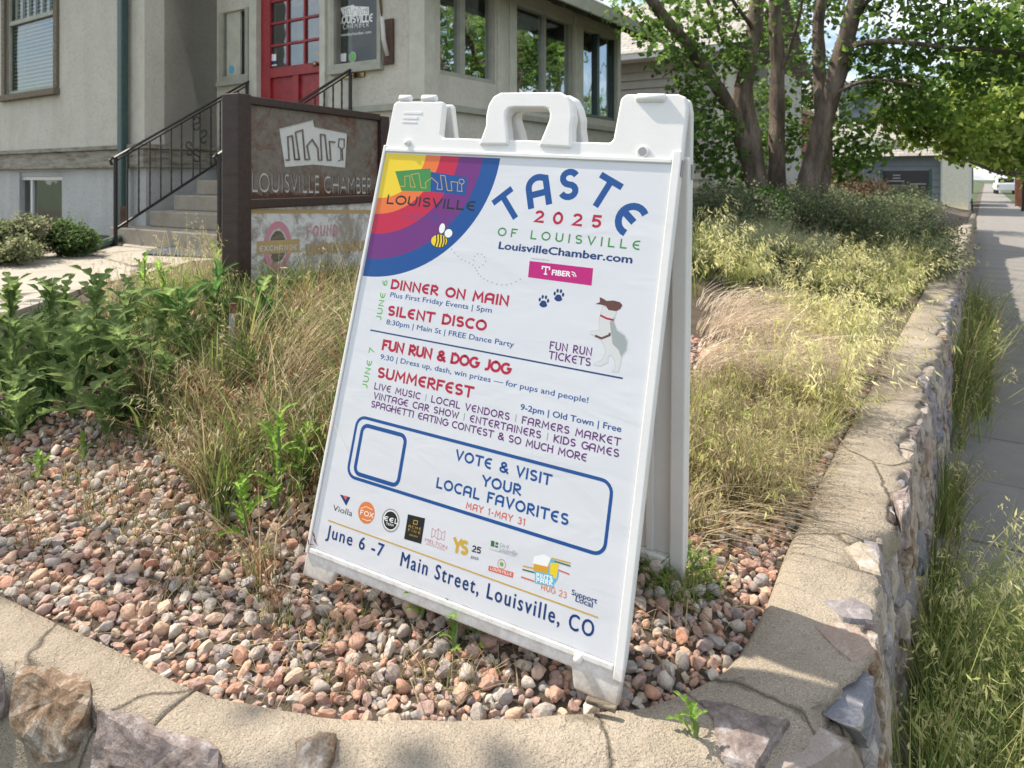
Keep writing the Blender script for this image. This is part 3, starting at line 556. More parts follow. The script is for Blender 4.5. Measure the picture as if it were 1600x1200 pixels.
# upper window
fr = MB(); fr.box(wx1, wx1+.085, TA-.03, TA+.1, wz0-.0, wz1); hb(fr, 'window_frame', 'weathered', bevel=.004); fr = MB(); fr.box(wx0-.085, wx0, TA-.03, TA+.1, wz0, wz1)
wf = hb(fr, 'window_frame', 'weathered', bevel=.004)
sb = MB(); sb.box(wx0-.12, wx1+.1, TA-.07, TA+.1, wz0-.075, wz0-.003); hb(sb, 'window_sill', 'weathered', bevel=.008)
zm = T(50, 28)[1]
s_ = MB(); s_.box(wx0, wx1, TA+.02, TA+.05, wz0, wz0+.05); s_.box(wx1-.035, wx1, TA+.02, TA+.05, wz0+.052, wz1); s_.box(wx0, wx0+.035, TA+.02, TA+.05, wz0+.052, wz1)
s_.box(wx0+.037, wx1-.037, TA+.01, TA+.05, zm-.02, zm+.03)
for i in range(1, 7): x = wx1-.035-i*.17; s_.box(x-.008, x+.008, TA+.022, TA+.04, zm+.032, wz1)
hb(s_, 'sash', 'trim', bevel=.002)
g = MB(); g.box(wx0+.03, wx1-.03, TA+.043, TA+.047, wz0+.04, wz1); hb(g, 'pane', 'glass')
bl = MB()
for i in range(int((wz1-wz0-.1)/.045)): bl.box(wx0+.05, wx1-.05, TA+.065, TA+.068, wz0+.06+i*.045, wz0+.082+i*.045)
tag(hb(bl, 'blinds', 'blind'), kind='stuff')
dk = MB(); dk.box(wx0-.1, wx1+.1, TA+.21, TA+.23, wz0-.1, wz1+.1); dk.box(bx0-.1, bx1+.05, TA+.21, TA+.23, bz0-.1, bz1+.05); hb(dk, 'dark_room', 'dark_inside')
# basement window
f_ = MB(); m0 = T(40, 300)[0]; r0 = T(90, 300)[0]; zt = T(88, 276)[1]
f_.box(r0-.035, r0, TA+.06, TA+.12, bz0, zt); f_.box(bx0, r0-.037, TA+.06, TA+.12, zt-.04, zt); f_.box(m0-.025, m0+.025, TA+.062, TA+.118, bz0, zt-.042)
f_.box(bx0, r0-.037, TA+.06, TA+.12, bz0, bz0+.05); bw = hb(f_, 'basement_window_frame', 'white_frame', bevel=.003)
f_ = MB(); f_.box(r0+.002, bx1, TA+.05, TA+.12, bz0, bz1); f_.box(bx0, r0+.001, TA+.05, TA+.12, zt+.002, bz1); hb(f_, 'window_surround', 'stucco_low')
g = MB(); g.box(bx0+.01, m0-.026, TA+.085, TA+.09, bz0, zt-.042); hb(g, 'pane', 'glass'); g = MB(); g.box(m0+.026, r0-.036, TA+.085, TA+.09, bz0, zt-.042); hb(g, 'pane', 'glass')
q = T(20, 325); g = MB(); g.box(q[0]-.05, q[0]+.05, TA+.095, TA+.098, q[1]-.1, q[1]+.07); hb(g, 'window_notice', 'white_frame')
# downspout, shoe and pipe
dx = T(202, 100)[0]; b = MB(); b.box(dx-.045, dx+.045, TA-.10, TA-.027, 1.05, 4.8); hb(b, 'downspout', 'green_paint', bevel=.012)
p0 = on_z(197, 372, 1.06); p1 = on_z(128, 392, 1.05); b = MB(); b.tube([p0+Vector((0, 0, .02)), p0.lerp(p1, .5)+Vector((0, 0, .01)), p1], .035, 8); b.build('drain_pipe', M['green_paint'], house, matrix=house.matrix_world.inverted())
# porch side return and front wall B
b = MB()
b.box(SA-.0, SA-.15, TA+.2, TB, band1, 5.0)
LW = (TBp(350, 60)[0], TBp(386, 60)[0]); lz = TBp(370, 118)[1]; D0, D1 = TBp(405, 60)[0], TBp(503, 60)[0]; RW = (TBp(525, 60)[0], TBp(592, 60)[0]); rz = TBp(560, 97)[1]
DZ = 1.86; DT = DZ+2.08
holes_wall(b, 'y', TB, TB+.2, SA, SC, .6, 3.42, [(LW[0], LW[1], lz, 3.35), (D0-.0, D1+.0, DZ, 3.42), (RW[0], RW[1], rz, 3.35)])
holes_wall(b, 'y', TB, TB+.2, SA, SC, 3.42, 4.6, [(D0, D1, 3.42, DT)])
# wall C with three window groups
g1 = (C_(671, 80)[0], C_(774, 80)[0], C_(700, 118)[1]); g2 = (C_(806, 80)[0], C_(897, 80)[0], 2.29); g3 = (C_(910, 80)[0], C_(962, 80)[0], 2.33)
CT = 3.36
holes_wall(b, 'x', SC-.2, SC, TB+.2, TC, .6, CT, [(g[0], g[1], g[2], CT) for g in (g1, g2, g3)])
b.box(SC-.2, SC, TB+.2, TC, CT+.001, 3.6); b.box(SA, SC-.2, TC-.2, TC, .6, 3.6)
hb(b, 'porch_wall', 'stucco')
# pale corner boards and mullion posts, water table of the porch
cb = MB(); cb.box(SC-.16, SC+.012, TB-.02, TB+.12, 2.27, 3.7); hb(cb, 'corner_board', 'trim_light', bevel=.004)
for a0, a1 in ((g1[1]+.02, g1[1]+.14), (g2[0]-.13, g2[0]-.01), (g2[1]+.01, g3[0]-.01), (g3[1]+.01, TC+.01)): cb = MB(); cb.box(SC-.1, SC+.022, a0, a1, 2.27, CT+.1); hb(cb, 'corner_board', 'trim_light', bevel=.004)
wt = MB(); wt.box(D1+.12, SC+.03, TB-.04, TB+.05, 2.19, 2.25); wt.box(SC-.05, SC+.045, TB+.052, TC+.02, 2.19, 2.25); hb(wt, 'porch_ledge', 'trim', bevel=.006)
for gi, (a0, a1, z0) in enumerate((g1, g2, g3)):
    am = (a0+a1)/2; fr = MB()
    fr.box(SC-.09, SC-.02, a0+.001, a0+.03, z0, CT); fr.box(SC-.09, SC-.02, a1-.03, a1-.001, z0, CT); fr.box(SC-.088, SC-.018, am-.035 if gi != 1 else am-.018, am+.035 if gi != 1 else am+.018, z0+.042, CT); fr.box(SC-.09, SC-.01, a0+.031, a1-.031, z0, z0+.04)
    hb(fr, 'window_frame', 'green_paint' if gi == 2 else 'trim', bevel=.003)
    for q0, q1 in ((a0+.03, am-.02), (am+.02, a1-.03)):
        g = MB(); g.box(SC-.062, SC-.057, q0, q1, z0+.04, CT); hb(g, 'pane', 'glass_bright')
n_ = MB(); q0 = C_(694, 52); q1 = C_(714, 100); n_.box(SC-.10, SC-.095, q0[0], q1[0], q1[1], q0[1]); hb(n_, 'window_notice', 'blind')
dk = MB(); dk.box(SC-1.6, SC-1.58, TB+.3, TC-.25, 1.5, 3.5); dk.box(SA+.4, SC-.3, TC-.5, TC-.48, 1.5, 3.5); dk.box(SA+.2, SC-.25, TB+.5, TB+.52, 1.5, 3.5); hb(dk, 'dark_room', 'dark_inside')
# left sidelight
def bwin(x0, x1, z0, z1, name, fw, mat, gm='glass'):
    f = MB(); f.box(x0-fw, x0, TB-.03, TB+.08, z0-fw, z1); f.box(x1, x1+fw, TB-.03, TB+.08, z0-fw, z1); f.box(x0-fw-.02, x1+fw+.02, TB-.055, TB+.08, z0-fw-.05, z0-fw-.002); f.box(x0, x1, TB-.028, TB+.078, z0-fw, z0)
    hb(f, name, mat, bevel=.004); g = MB(); g.box(x0, x1, TB+.06, TB+.065, z0, z1); hb(g, 'pane', gm)
bwin(LW[0], LW[1], lz, 3.35, 'window_frame', .05, 'trim'); bwin(RW[0], RW[1], rz, 3.35, 'window_frame', .045, 'trim', 'glass_dark')
m_ = MB(); xm = TBp(371, 60)[0]; m_.box(LW[0]+.001, xm, TB+.03, TB+.056, lz+.001, 3.35); hb(m_, 'sidelight_board', 'trim_light', bevel=.003)
b_ = MB()
for i in range(20): b_.box(xm+.02, LW[1]-.01, TB+.10, TB+.103, lz+.05+i*.045, lz+.08+i*.045)
tag(hb(b_, 'blinds', 'timber'), kind='stuff')
s1 = TBp(358, 108); m_ = MB(); m_.prism(circle(s1[0], s1[1], .045, 16), 0, .001, Matrix(((1, 0, 0, 0), (0, 0, -1, TB+.028), (0, 1, 0, 0), (0, 0, 0, 1)))); hb(m_, 'round_sticker', 'sky_ink')
# door
fr = MB(); fr.box(D0-.12, D0-.002, TB-.035, TB+.1, DZ-.02, DT+.1); fr.box(D1+.002, D1+.075, TB-.035, TB+.1, DZ-.02, DT+.1); hb(fr, 'door_frame', 'trim_light', bevel=.004)
dw = D1-D0; gx0 = TBp(419, 60)[0]; gx1 = TBp(500, 60)[0]; gz0 = TBp(450, 102)[1]; gz1 = DT-.13
dm = MB(); dm.box(D0, gx0, TB+.02, TB+.065, DZ, DT); dm.box(gx1, D1, TB+.02, TB+.065, DZ, DT); dm.box(gx0, gx1, TB+.021, TB+.064, gz0-.1, gz0); dm.box(gx0, gx1, TB+.021, TB+.064, gz1, DT)
dm.box(gx0, gx1, TB+.021, TB+.064, DZ, DZ+.2); pz0, pz1 = gz0-.42, gz0-.1; px_m = (gx0+gx1)/2; dm.box(gx0, gx1, TB+.021, TB+.064, pz0-.11, pz0); dm.box(px_m-.045, px_m+.045, TB+.022, TB+.063, DZ+.2, pz1)
dm.box(gx0, gx1, TB+.05, TB+.06, DZ+.2, pz1)
door = hb(dm, 'door', 'red_paint', bevel=.004)
mu = MB()
for i in (1, 2): x = gx0+(gx1-gx0)*i/3; mu.box(x-.012, x+.012, TB+.026, TB+.06, gz0, gz1)
for i in range(1, 5): z = gz0+(gz1-gz0)*i/5; mu.box(gx0, gx1, TB+.028, TB+.058, z-.012, z+.012)
mu.build('glazing_bar', M['red_paint'], door, bevel=.003)
g = MB(); g.box(gx0, gx1, TB+.045, TB+.049, gz0, gz1); g.build('pane', M['glass'], door)
kp = ST(497, 101, t=TB); k_ = MB(); k_.tube([(kp[0], TB+.02, kp[2]), (kp[0], TB-.02, kp[2]), (kp[0], TB-.035, kp[2]), (kp[0], TB-.06, kp[2])], [.014, .012, .028, .02], 12); k_.build('knob', M['brass'], door, smooth=True)
k_ = MB(); k_.tube([(kp[0], TB+.02, kp[2]+.1), (kp[0], TB+.008, kp[2]+.1)], .024, 12); k_.build('lock', M['brass'], door)
for (u0, v0, u1, v1, mm) in ((419, 68, 423, 82, 'white_ink'), (421, 84, 431, 96, 'white_ink'), (419, 96, 432, 100, 'navy'), (419, 100.3, 432, 104, 'white_ink')):
    a0, a1 = ST(u0, v1, t=TB+.04), ST(u1, v0, t=TB+.04); k_ = MB(); k_.box(a0[0], a1[0], TB+.0432, TB+.0438, a0[2], a1[2]); k_.build('door_sticker', M[mm], door)
# mail slot, painted window sign
a0, a1 = TBp(538, 124), TBp(571, 111); b = MB(); b.box(a0[0], a1[0], TB-.02, TB+.02, a0[1], a1[1]); hb(b, 'mail_slot', 'brass', bevel=.003)
sheet = thing('window_decal_sheet', None, None); sheet.parent = house; del sheet
ws = [o for o in house.children if o.name.startswith('window_decal_sheet')][0]; ws.name = 'window_lettering'
ws.matrix_local = OFF @ Matrix(((1, 0, 0, 0), (0, 0, -1, TB+.058), (0, 1, 0, 0), (0, 0, 0, 1)))
wp = Print(ws, 0, .00008)
def W_(u, v): p = ST(u, v, t=TB+.058); return (p[0], p[2])
def unit(fn, o, r, u):                                           # unit box -> sheet, from three pixels
    O, R, U = Vector(fn(*o)), Vector(fn(*r)), Vector(fn(*u)); return lambda x, y: tuple(O+(R-O)*x+(U-O)*y)
logo(wp, unit(W_, (533, 27), (578, 24), (531, 9)), 'white_ink', 'grey_ink', .006)
wp.line('LOUISVILLE', W_(529, 38), W_(582, 34), .075, .2, 'white_ink'); wp.line('CHAMBER', W_(536, 46), W_(576, 41.5), .045, .13, 'white_ink', gap=.4)
wp.face('louisvillechamber.com', W_(530, 57), W_(580, 52), .028, 'white_ink', bold=.02)
wp.poly([W_(524, 97), W_(541, 96), W_(541, 83), W_(524, 85)], 'white_ink'); wp.poly(circle(*W_(551, 89), .05, 18), 'fur_grey'); wp.poly(circle(*W_(551, 89), .038, 18), 'green_light')
# roofs
rf = MB(); e = SC+.45; rf.add([(e, TB-.35, 3.38), (e, TC+.45, 3.38), (SA-2, TC+.45, 5.35), (SA-2, TB-.35, 5.35), (e, TB-.35, 3.46), (e, TC+.45, 3.46), (SA-2, TC+.45, 5.43), (SA-2, TB-.35, 5.43)], [(0, 1, 2, 3), (7, 6, 5, 4), (0, 4, 5, 1), (1, 5, 6, 2), (2, 6, 7, 3), (3, 7, 4, 0)])
roof = hb(rf, 'porch_roof', 'soffit')
for i in range(10):
    t = TB-.2+i*.46; r = MB(); r.bar((e-.03, t, 3.345), (SC-.1, t, 3.345+.24), .045, .07); r.build('rafter_tail', M['soffit'], roof)
fs_ = MB(); fs_.box(e+.002, e+.03, TB-.35, TC+.47, 3.33, 3.47); fs_.build('fascia', M['trim'], roof, bevel=.004)
rf = MB(); z0 = 5.25; rf.add([(-13, TA-.6, z0-.25), (SA+.6, TA-.6, z0-.25), (SA+.6, 13, z0-.25), (-13, 13, z0-.25), (-10, TA+3, z0+1.9), (SA-2.6, TA+3, z0+1.9), (SA-2.6, 10, z0+1.9), (-10, 10, z0+1.9)], [(3, 2, 1, 0), (0, 1, 5, 4), (1, 2, 6, 5), (2, 3, 7, 6), (3, 0, 4, 7), (4, 5, 6, 7)]); hb(rf, 'roof', 'shingle')  # unseen hip roof added for its shadow, kept low so sun reaches the bed
# flag bracket with its pole
fp = ST(607, 66, t=TB-.02); flag = thing('flagpole_holder', 'brown board with a white slanting flagpole bracket beside the porch window', 'flag holder', st(fp[0], fp[1], fp[2]), Matrix.Rotation(-TH, 4, 'Z'))
b = MB(); b.box(-.055, .055, -.01, .015, -.19, .2); b.build('backboard', M['timber'], flag, bevel=.003)
b = MB(); b.tube([(0, -.01, -.12), (-.01, -.05, .02), (.03, -.11, .22)], [.02, .02, .016], 10); b.build('bracket', M['white_frame'], flag, smooth=True)
b = MB(); b.tube([(.03, -.11, .2), (.11, -.28, .75)], .011, 8); b.build('pole', M['brass'], flag, smooth=True)
# ------------------------------------------------------------------ walk, stairs, rails
wk = MB(); WZ = 1.03
pw = [on_z(u, v, WZ) for u, v in ((-420, 560), (0, 494), (130, 450), (300, 408), (470, 396), (640, 396), (640, 372), (196, 372), (112, 388), (50, 402), (-60, 404), (-420, 420))]
wk.prism([(p.x, p.y) for p in reversed(pw)], WZ-.12, WZ); tag(wk.build('path', M['walk'], None), kind='structure')
stairs = thing('stone_steps', 'short flight of worn concrete steps climbing to the red front door', 'steps', st(-5.6, 3.3, WZ), Matrix.Rotation(-TH, 4, 'Z'))
SO = Matrix.Translation(-Vector((-5.6, 3.3, WZ)))
for i in range(6):
    b = MB(); z1 = WZ+.14*(i+1); t0 = 3.3+.23*i; b.box(-6.58 if i == 0 else -6.33, -4.55, t0, t0+.26 if i < 5 else TB-.04, z1-.139 if i else WZ-.1, z1); b.build('step', M['stair'], stairs, bevel=.012, matrix=SO)
b = MB(); b.box(-6.32, -4.56, 3.56, TB-.05, WZ-.1, WZ+.12); b.box(-6.32, -4.56, 3.85, TB-.05, WZ+.12, WZ+.27); b.box(-6.32, -4.56, 4.1, TB-.05, WZ+.27, WZ+.42); b.box(-6.32, -4.56, 4.34, TB-.05, WZ+.42, WZ+.6); b.build('step_core', M['stair'], stairs, matrix=SO)
def railing(s, label, t0=3.16, zt0=1.79):
    r = thing('wrought_iron_railing', label, 'railing', st(s, t0, WZ), Matrix.Rotation(-TH, 4, 'Z'), 'wrought iron railings of the front steps')
    t1 = 4.46-t0; h0 = zt0-WZ; h1 = 2.58-WZ; k = (h1-h0)/t1; lo = .62; b0 = h0-lo
    b = MB(); b.tube([(0, 0, -.02), (0, 0, h0)], .017, 8); b.tube([(0, 0, -.03), (0, 0, .008)], .06, 10); b.build('post', M['iron'], r)
    b = MB(); b.tube([(0, t1, h1-.74), (0, t1, h1)], .017, 8); b.build('post', M['iron'], r)
    b = MB(); b.bar((0, -.02, h0-.02*k), (0, t1+.03, h1+.03*k), .04, .014); b.bar((0, 0, h0-.035), (0, t1, h1-.035), .014, .012); b.tube([(0, -.02, h0), (0, -.045, h0-.03), (0, -.03, h0-.07)], .013, 6); b.tube([(0, t1+.03, h1+.02), (0, t1+.07, h1-.03), (0, t1+.03, h1-.06)], .013, 6); b.build('handrail', M['iron'], r, bevel=.003)
    b = MB(); b.bar((0, 0, h0-lo), (0, t1, h1-lo), .02, .02); b.build('bottom_rail', M['iron'], r)
    for i in range(1, 13):
        t = t1*i/13; z = h0+k*t
        if i in (7, 8): continue
        b = MB(); n = 14; pts = [(0, t, z-lo+ (lo-.035)*j/n) for j in range(n+1)]; b.tube(pts, [.0075+(.002 if j % 2 else 0) for j in range(n+1)], 4); b.build('picket', M['iron'], r)
    tm = t1*7.5/13; z = h0+k*tm
    for sx in (-1, 1):
        b = MB(); b.tube([(0, tm+sx*.035, z-lo+sx*.035*k), (0, tm+sx*.035, z-.035+sx*.035*k)], .007, 6); b.build('picket', M['iron'], r)
    for (dy, dz, sg) in ((0, -.12, 1), (0, -.42, -1), (.075, -.24, 1), (-.075, -.36, -1)):
        pts = []
        for j in range(24):
            h_ = 1 if j < 12 else -1; q_ = (11.5-j)/11.5 if j < 12 else (j-12)/11.5; a = -math.pi/2+q_*math.pi*1.6; rr = .036*(1-.45*q_); pts.append((0, tm+dy+sg*h_*math.cos(a)*rr, z+dz+h_*(.036+math.sin(a)*rr)))
        b = MB(); b.tube(pts, .006, 5); b.build('scroll', M['iron'], r)
    return r
railing(-6.2, 'black wrought iron railing on the left side of the steps, nearest the stucco corner')
railing(-4.72, 'wrought iron railing on the right of the steps, showing above the rusted sign')
dmz = MB(); c4 = [on_z(u, v, WZ+.004) for u, v in ((222, 398), (352, 404), (352, 389), (250, 387))]; dmz.prism([(p.x, p.y) for p in c4], WZ+.001, WZ+.014); tag(dmz.build('door_mat', M['mat_blue'], None), 'thin dark blue grey mat lying at the foot of the concrete steps', 'mat')
sk = MB(); p = on_z(194, 380, WZ); sk.box(-.03, .03, -.01, .01, -.05, .33, Matrix.Translation(p)); tag(sk.build('stake', M['timber'], None), 'short reddish wooden stake beside the green downspout', 'stake')
# timber edging of the shrub bed
b = MB(); a_, c_ = on_z(-60, 418, 1.05), on_z(54, 398, 1.05); b.bar(a_, c_, .09, .11); tag(b.build('timber_edging', M['timber'], None, bevel=.006), 'weathered brown timber edging under the shrubs by the basement window', 'edging')
# ------------------------------------------------------------------ neighbours
nb = thing('clapboard_house', 'grey clapboard house with pale shingle roof and white columns behind the tree', 'house', st(-7, 16, .3), Matrix.Rotation(-TH, 4, 'Z'))
NO = Matrix.Translation(-Vector((-7, 16, .3)))
eave = ST(1000, 97, t=16)[2]; x_r = ST(1112, 200, t=16)[0]
wb = MB(); wb.box(-13, x_r, 16.03, 22, 0, eave); wb.build('wall', M['siding'], nb, matrix=NO)
zz = 1.0; pl = MB()
sbm = None
while zz < eave-.05:
    if sbm is None:
        b = MB(); b.add([(-13, 15.97, 0), (x_r, 15.97, 0), (x_r, 16.02, .2), (-13, 16.02, .2), (-13, 16.03, 0), (x_r, 16.03, 0)], [(0, 1, 2, 3), (5, 4, 0)[::-1], (1, 0, 4, 5)]); sbm = b.build('siding_board', M['siding'], nb, matrix=NO @ Matrix.Translation((0, 0, zz)))
    else: c = sbm.copy(); COL.objects.link(c); c.matrix_local = NO @ Matrix.Translation((0, 0, zz))
    zz += .2
b = MB(); b.box(-13, x_r+.5, 15.4, 15.55, eave-.02, eave+.14); b.box(-13, x_r+.5, 15.551, 16.02, eave-.01, eave+.02); b.build('fascia', M['white_frame'], nb, matrix=NO)
b = MB(); b.add([(-13, 15.38, eave+.12), (-4.3, 15.38, eave+.12), (-4.3, 19, eave+2.2), (-13, 19, eave+2.2), (-4.3, 22.6, eave+.12), (-13, 22.6, eave+.12)], [(0, 1, 2, 3), (3, 2, 4, 5)]); b.build('roof', M['shingle'], nb, matrix=NO)
b = MB(); b.box(x_r, -4.5, 18.2, 22, 0, eave); b.build('porch_back_wall', M['siding'], nb, matrix=NO)
for u in (1126, 1141, 1168):
    q = ST(u, 250, t=15.8); b = MB(); b.box(q[0]-.09, q[0]+.09, 15.7, 15.88, 0, eave-.03); b.build('column', M['trim_light'], nb, matrix=NO, bevel=.01)
for u in (1154, 1182):
    q = ST(u, 250, t=18.2); b = MB(); b.box(q[0]-.25, q[0]+.25, 18.15, 18.19, 1.3, 2.6); b.build('window', M['glass'], nb, matrix=NO)
br = thing('brick_chimney_wall', 'weathered red brick building end glimpsed between the tree trunks', 'building', st(-3.5, 24, 0), Matrix.Rotation(-TH, 4, 'Z'))
a0 = ST(1195, 180, t=24); a1 = ST(1250, 290, t=24); b = MB(); b.box(a0[0]+3.5, a1[0]+3.5, 0, 3, 0, a0[2]); b.build('wall', M['brick'], br)
b = MB(); b.box(a0[0]+3.4, a1[0]+3.6, -.1, 3.1, a0[2]+.002, a0[2]+.15); b.build('coping', M['tan_stone'], br)
# blue-grey house up the street
TE = 38.0
def E_(u, v): p = ST(u, v, t=TE); return p[0], p[2]
be = thing('blue_grey_house', 'blue-grey sided house with white window strip and pale corner up the sidewalk', 'house', st(-4, TE, 0), Matrix.Rotation(-TH, 4, 'Z')); EO = Matrix.Translation(-Vector((-4, TE, 0)))
xr = E_(1474, 280)[0]; ez = E_(1470, 243)[1]; xl = E_(1285, 300)[0]-1
wl = E_(1334, 240)[0]; wr = E_(1413, 240)[0]; wz = E_(1370, 244)[1]
b = MB(); b.box(xl, xr, TE, TE+9, 0, ez); b.build('wall', M['blue_siding'], be, matrix=EO)
i = 0; sb2 = None
while .3+i*.32 < ez-.05:
    z = .3+i*.32
    if sb2 is None: b = MB(); b.add([(xl, TE-.05, 0), (xr, TE-.05, 0), (xr, TE-.005, .32), (xl, TE-.005, .32), (xl, TE-.005, 0), (xr, TE-.005, 0)], [(0, 1, 2, 3), (1, 0, 4, 5)]); sb2 = b.build('siding_board', M['blue_siding'], be, matrix=EO @ Matrix.Translation((0, 0, z)))
    else: c = sb2.copy(); COL.objects.link(c); c.matrix_local = EO @ Matrix.Translation((0, 0, z))
    i += 1
fr = MB(); fr.box(wl, wr, TE-.14, TE-.06, wz-.02, wz+.16); fr.box(wl, wr, TE-.14, TE-.06, wz+.68, wz+.8)
n = 3
for i in range(n+1): x = wl+(wr-wl)*i/n; fr.box(x-.13, x+.13, TE-.139, TE-.061, wz+.161, wz+.679)
fr.build('window_frame', M['white_frame'], be, matrix=EO)
for i in range(n):
    g = MB(); g.box(wl+(wr-wl)*i/n+.13, wl+(wr-wl)*(i+1)/n-.13, TE-.08, TE-.07, wz+.161, wz+.679); g.build('pane', M['glass'], be, matrix=EO)
b = MB(); b.box(xr-.1, xr+.12, TE-.17, TE-.055, 0, ez+.2); b.build('downspout', M['white_frame'], be, matrix=EO, bevel=.02)
xw = E_(1503, 290)[0]; b = MB(); b.box(xr+.0, xw+.25, TE-.9, TE+9, .0, ez+.5); b.build('pale_corner', M['trim_light'], be, matrix=EO)
b = MB(); b.box(xr+.01, xw+.3, TE-1.1, TE-.901, 0, .25); b.build('yellow_kerb', M['yellow_paint'], be, matrix=EO)
b = MB(); b.add([(xl-1, TE-.5, ez), (xr+.2, TE-.5, ez), (xr-1, TE+4.5, ez+4.3), (xl-1, TE+4.5, ez+4.3), (xr+.2, TE+9.5, ez), (xl-1, TE+9.5, ez)], [(0, 1, 2, 3), (3, 2, 4, 5), (1, 4, 2)]); rf = b.build('roof', M['shingle'], be, matrix=EO)
q = ST(1340, 158, t=TE+2.2); b = MB(); b.box(q[0]-.8, q[0]+.8, TE+1.6, TE+4.5, q[2]-1.2, q[2]+.9); b.build('dormer', M['blue_siding'], rf)
b = MB(); b.box(q[0]-.4, q[0]+.4, TE+1.52, TE+1.59, q[2]-.5, q[2]+.5); b.build('dormer_window', M['glass'], rf)
# dark notice board, stone planter, brick planter
def stbox(name, label, cat, u0, v0, u1, v1, t, depth, mat, parts=True):
    a0, a1 = ST(u0, v1, t=t), ST(u1, v0, t=t); o = thing(name, label, cat, st(a0[0], t, 0), Matrix.Rotation(-TH, 4, 'Z')); return o, a1[0]-a0[0], a0[2], a1[2]
o, wd, zb, zt = stbox('notice_board', 'wide black notice board on legs in front of the blue-grey house', 'sign', 1376, 266, 1456, 314, 32, .2, 'awning')
b = MB(); b.box(0, wd, 0, .1, zb, zt); b.build('panel', M['awning'], o, bevel=.01); b = MB(); b.box(wd-.1, wd+.02, -.03, .13, 0, zt+.05); b.build('leg', M['green_paint'], o); b = MB(); b.box(-.02, .08, -.03, .13, 0, zt+.05); b.build('leg', M['green_paint'], o)
for j in range(9):
    b = MB(); x = .2+random.random()*(wd-.9); z = zb+.1+j*(zt-zb-.2)/9; b.box(x, x+random.uniform(.2, .6), -.008, -.004, z, z+.04); b.build('faint_mark', M['grey_ink'], o)
def brickpile(name, label, cat, u0, v0, u1, v1, t, mat, bw, bh, rng_):
    o, wd, zb, zt = stbox(name, label, cat, u0, v0, u1, v1, t, .6, mat); nx = max(2, int(wd/bw)); nz = max(2, int((zt)/bh)); first = None
    b = MB(); b.box(.02, wd-.02, .03, .75, 0, zt-.03); b.build('core', M['mortar'], o)
    b = MB(); b.box(0, wd/nx-.02, 0, .3, 0, zt/nz-.02)
    for j in range(nz):
        for i in range(nx):
            mtx = Matrix.Translation((i*wd/nx+(j % 2)*.04*wd/nx, random.uniform(-.02, .01), j*zt/nz))
            if first is None: first = b.build('stone' if bw > .3 else 'brick', M[mat], o, bevel=.015, matrix=mtx)
            else: c = first.copy(); COL.objects.link(c); c.matrix_local = mtx
brickpile('stone_planter', 'low tan stacked stone planter beside the black notice board', 'planter', 1378, 288, 1432, 330, 22, 'tan_stone', .35, .17, 1)
brickpile('brick_planter', 'low red brick planter wall at the pale corner of the blue-grey house', 'planter', 1440, 326, 1488, 345, 25.5, 'brick', .25, .14, 1)
# far up the street
def awn(u0, v0, u1, v1, y): return at(u0, v1, y), at(u1, v0, y)
p = at(1518, 272, 42); a_ = thing('shop_awning', 'dark awning over the sidewalk beyond the blue-grey house', 'awning', p, Matrix.Rotation(-TH, 4, 'Z'))
b = MB(); b.add([(-.8, -1, 0), (.6, -1, -.55), (.6, 4, -.55), (-.8, 4, 0), (.6, -1, -.8), (.6, 4, -.8)], [(0, 1, 2, 3), (1, 4, 5, 2)]); b.build('canopy', M['awning'], a_); b = MB(); b.box(-2.2, -.81, -1, 5, -1.95-.6, 1.2); b.build('shop_front', M['trim_light'], a_)
p = on_z(1513, 330, 0); be_ = thing('street_bench', 'dark slatted bench standing on the sidewalk by the pale corner', 'bench', p, Matrix.Rotation(-TH, 4, 'Z'))
for j in range(4): b = MB(); b.box(-.3+j*.12, -.2+j*.12, -.9, .9, .43, .46); b.build('seat_slat', M['iron'], be_)
for j in range(3): b = MB(); b.box(-.36, -.33, -.9, .9, .55+j*.13, .64+j*.13); b.build('back_slat', M['iron'], be_)
for t_ in (-.8, .8): b = MB(); b.box(-.36, .2, t_-.03, t_+.03, 0, .05); b.bar((-.34, t_, .05), (-.36, t_, .95), .05); b.bar((.15, t_, .05), (.15, t_, .62), .05); b.build('leg', M['iron'], be_)
def pickup(p, label):
    o = thing('pickup_truck', label, 'truck', p, Matrix.Rotation(-TH+.05, 4, 'Z'))
    b = MB(); b.prism([(-.95, .45), (.95, .45), (1.0, .8), (.95, 1.2), (-.95, 1.2), (-1.0, .8)], 0, 5.2, Matrix(((1, 0, 0, 0), (0, 0, 1, 0), (0, 1, 0, 0), (0, 0, 0, 1)))); b.build('body', M['car_white'], o, bevel=.06)
    b = MB(); b.prism([(-.88, 1.2), (.88, 1.2), (.72, 1.85), (-.72, 1.85)], 1.6, 3.6, Matrix(((1, 0, 0, 0), (0, 0, 1, 0), (0, 1, 0, 0), (0, 0, 0, 1)))); b.build('cab', M['car_white'], o, bevel=.06)
    b = MB(); b.box(-.7, .7, 1.57, 1.6, 1.28, 1.72); b.build('windscreen', M['dark_inside'], o)
    for x in (-.85, .85):
        for y in (.9, 4.2): b = MB(); b.tube([(x-.12, y, .38), (x+.12, y, .38)], .38, 14); b.build('wheel', M['tyre'], o)
        b = MB(); b.box(x-.12, x+.12, -.03, .0, .8, 1.0); b.build('headlight', M['grey_ink'], o)
pickup(on_z(1574, 303.5, 0)-Vector((0, 0, .05)), 'white pickup truck parked far up the street')
p = on_z(1592, 322, 0); o = thing('brick_pillar', 'slim red brick pillar by the street at the right edge', 'pillar', p, Matrix.Rotation(-TH, 4, 'Z'))
b = MB(); b.box(-.2, .2, -.2, .2, 0, 1.9); b.build('shaft', M['brick'], o); b = MB(); b.box(-.26, .26, -.26, .26, 1.901, 2.0); b.build('cap', M['tan_stone'], o)
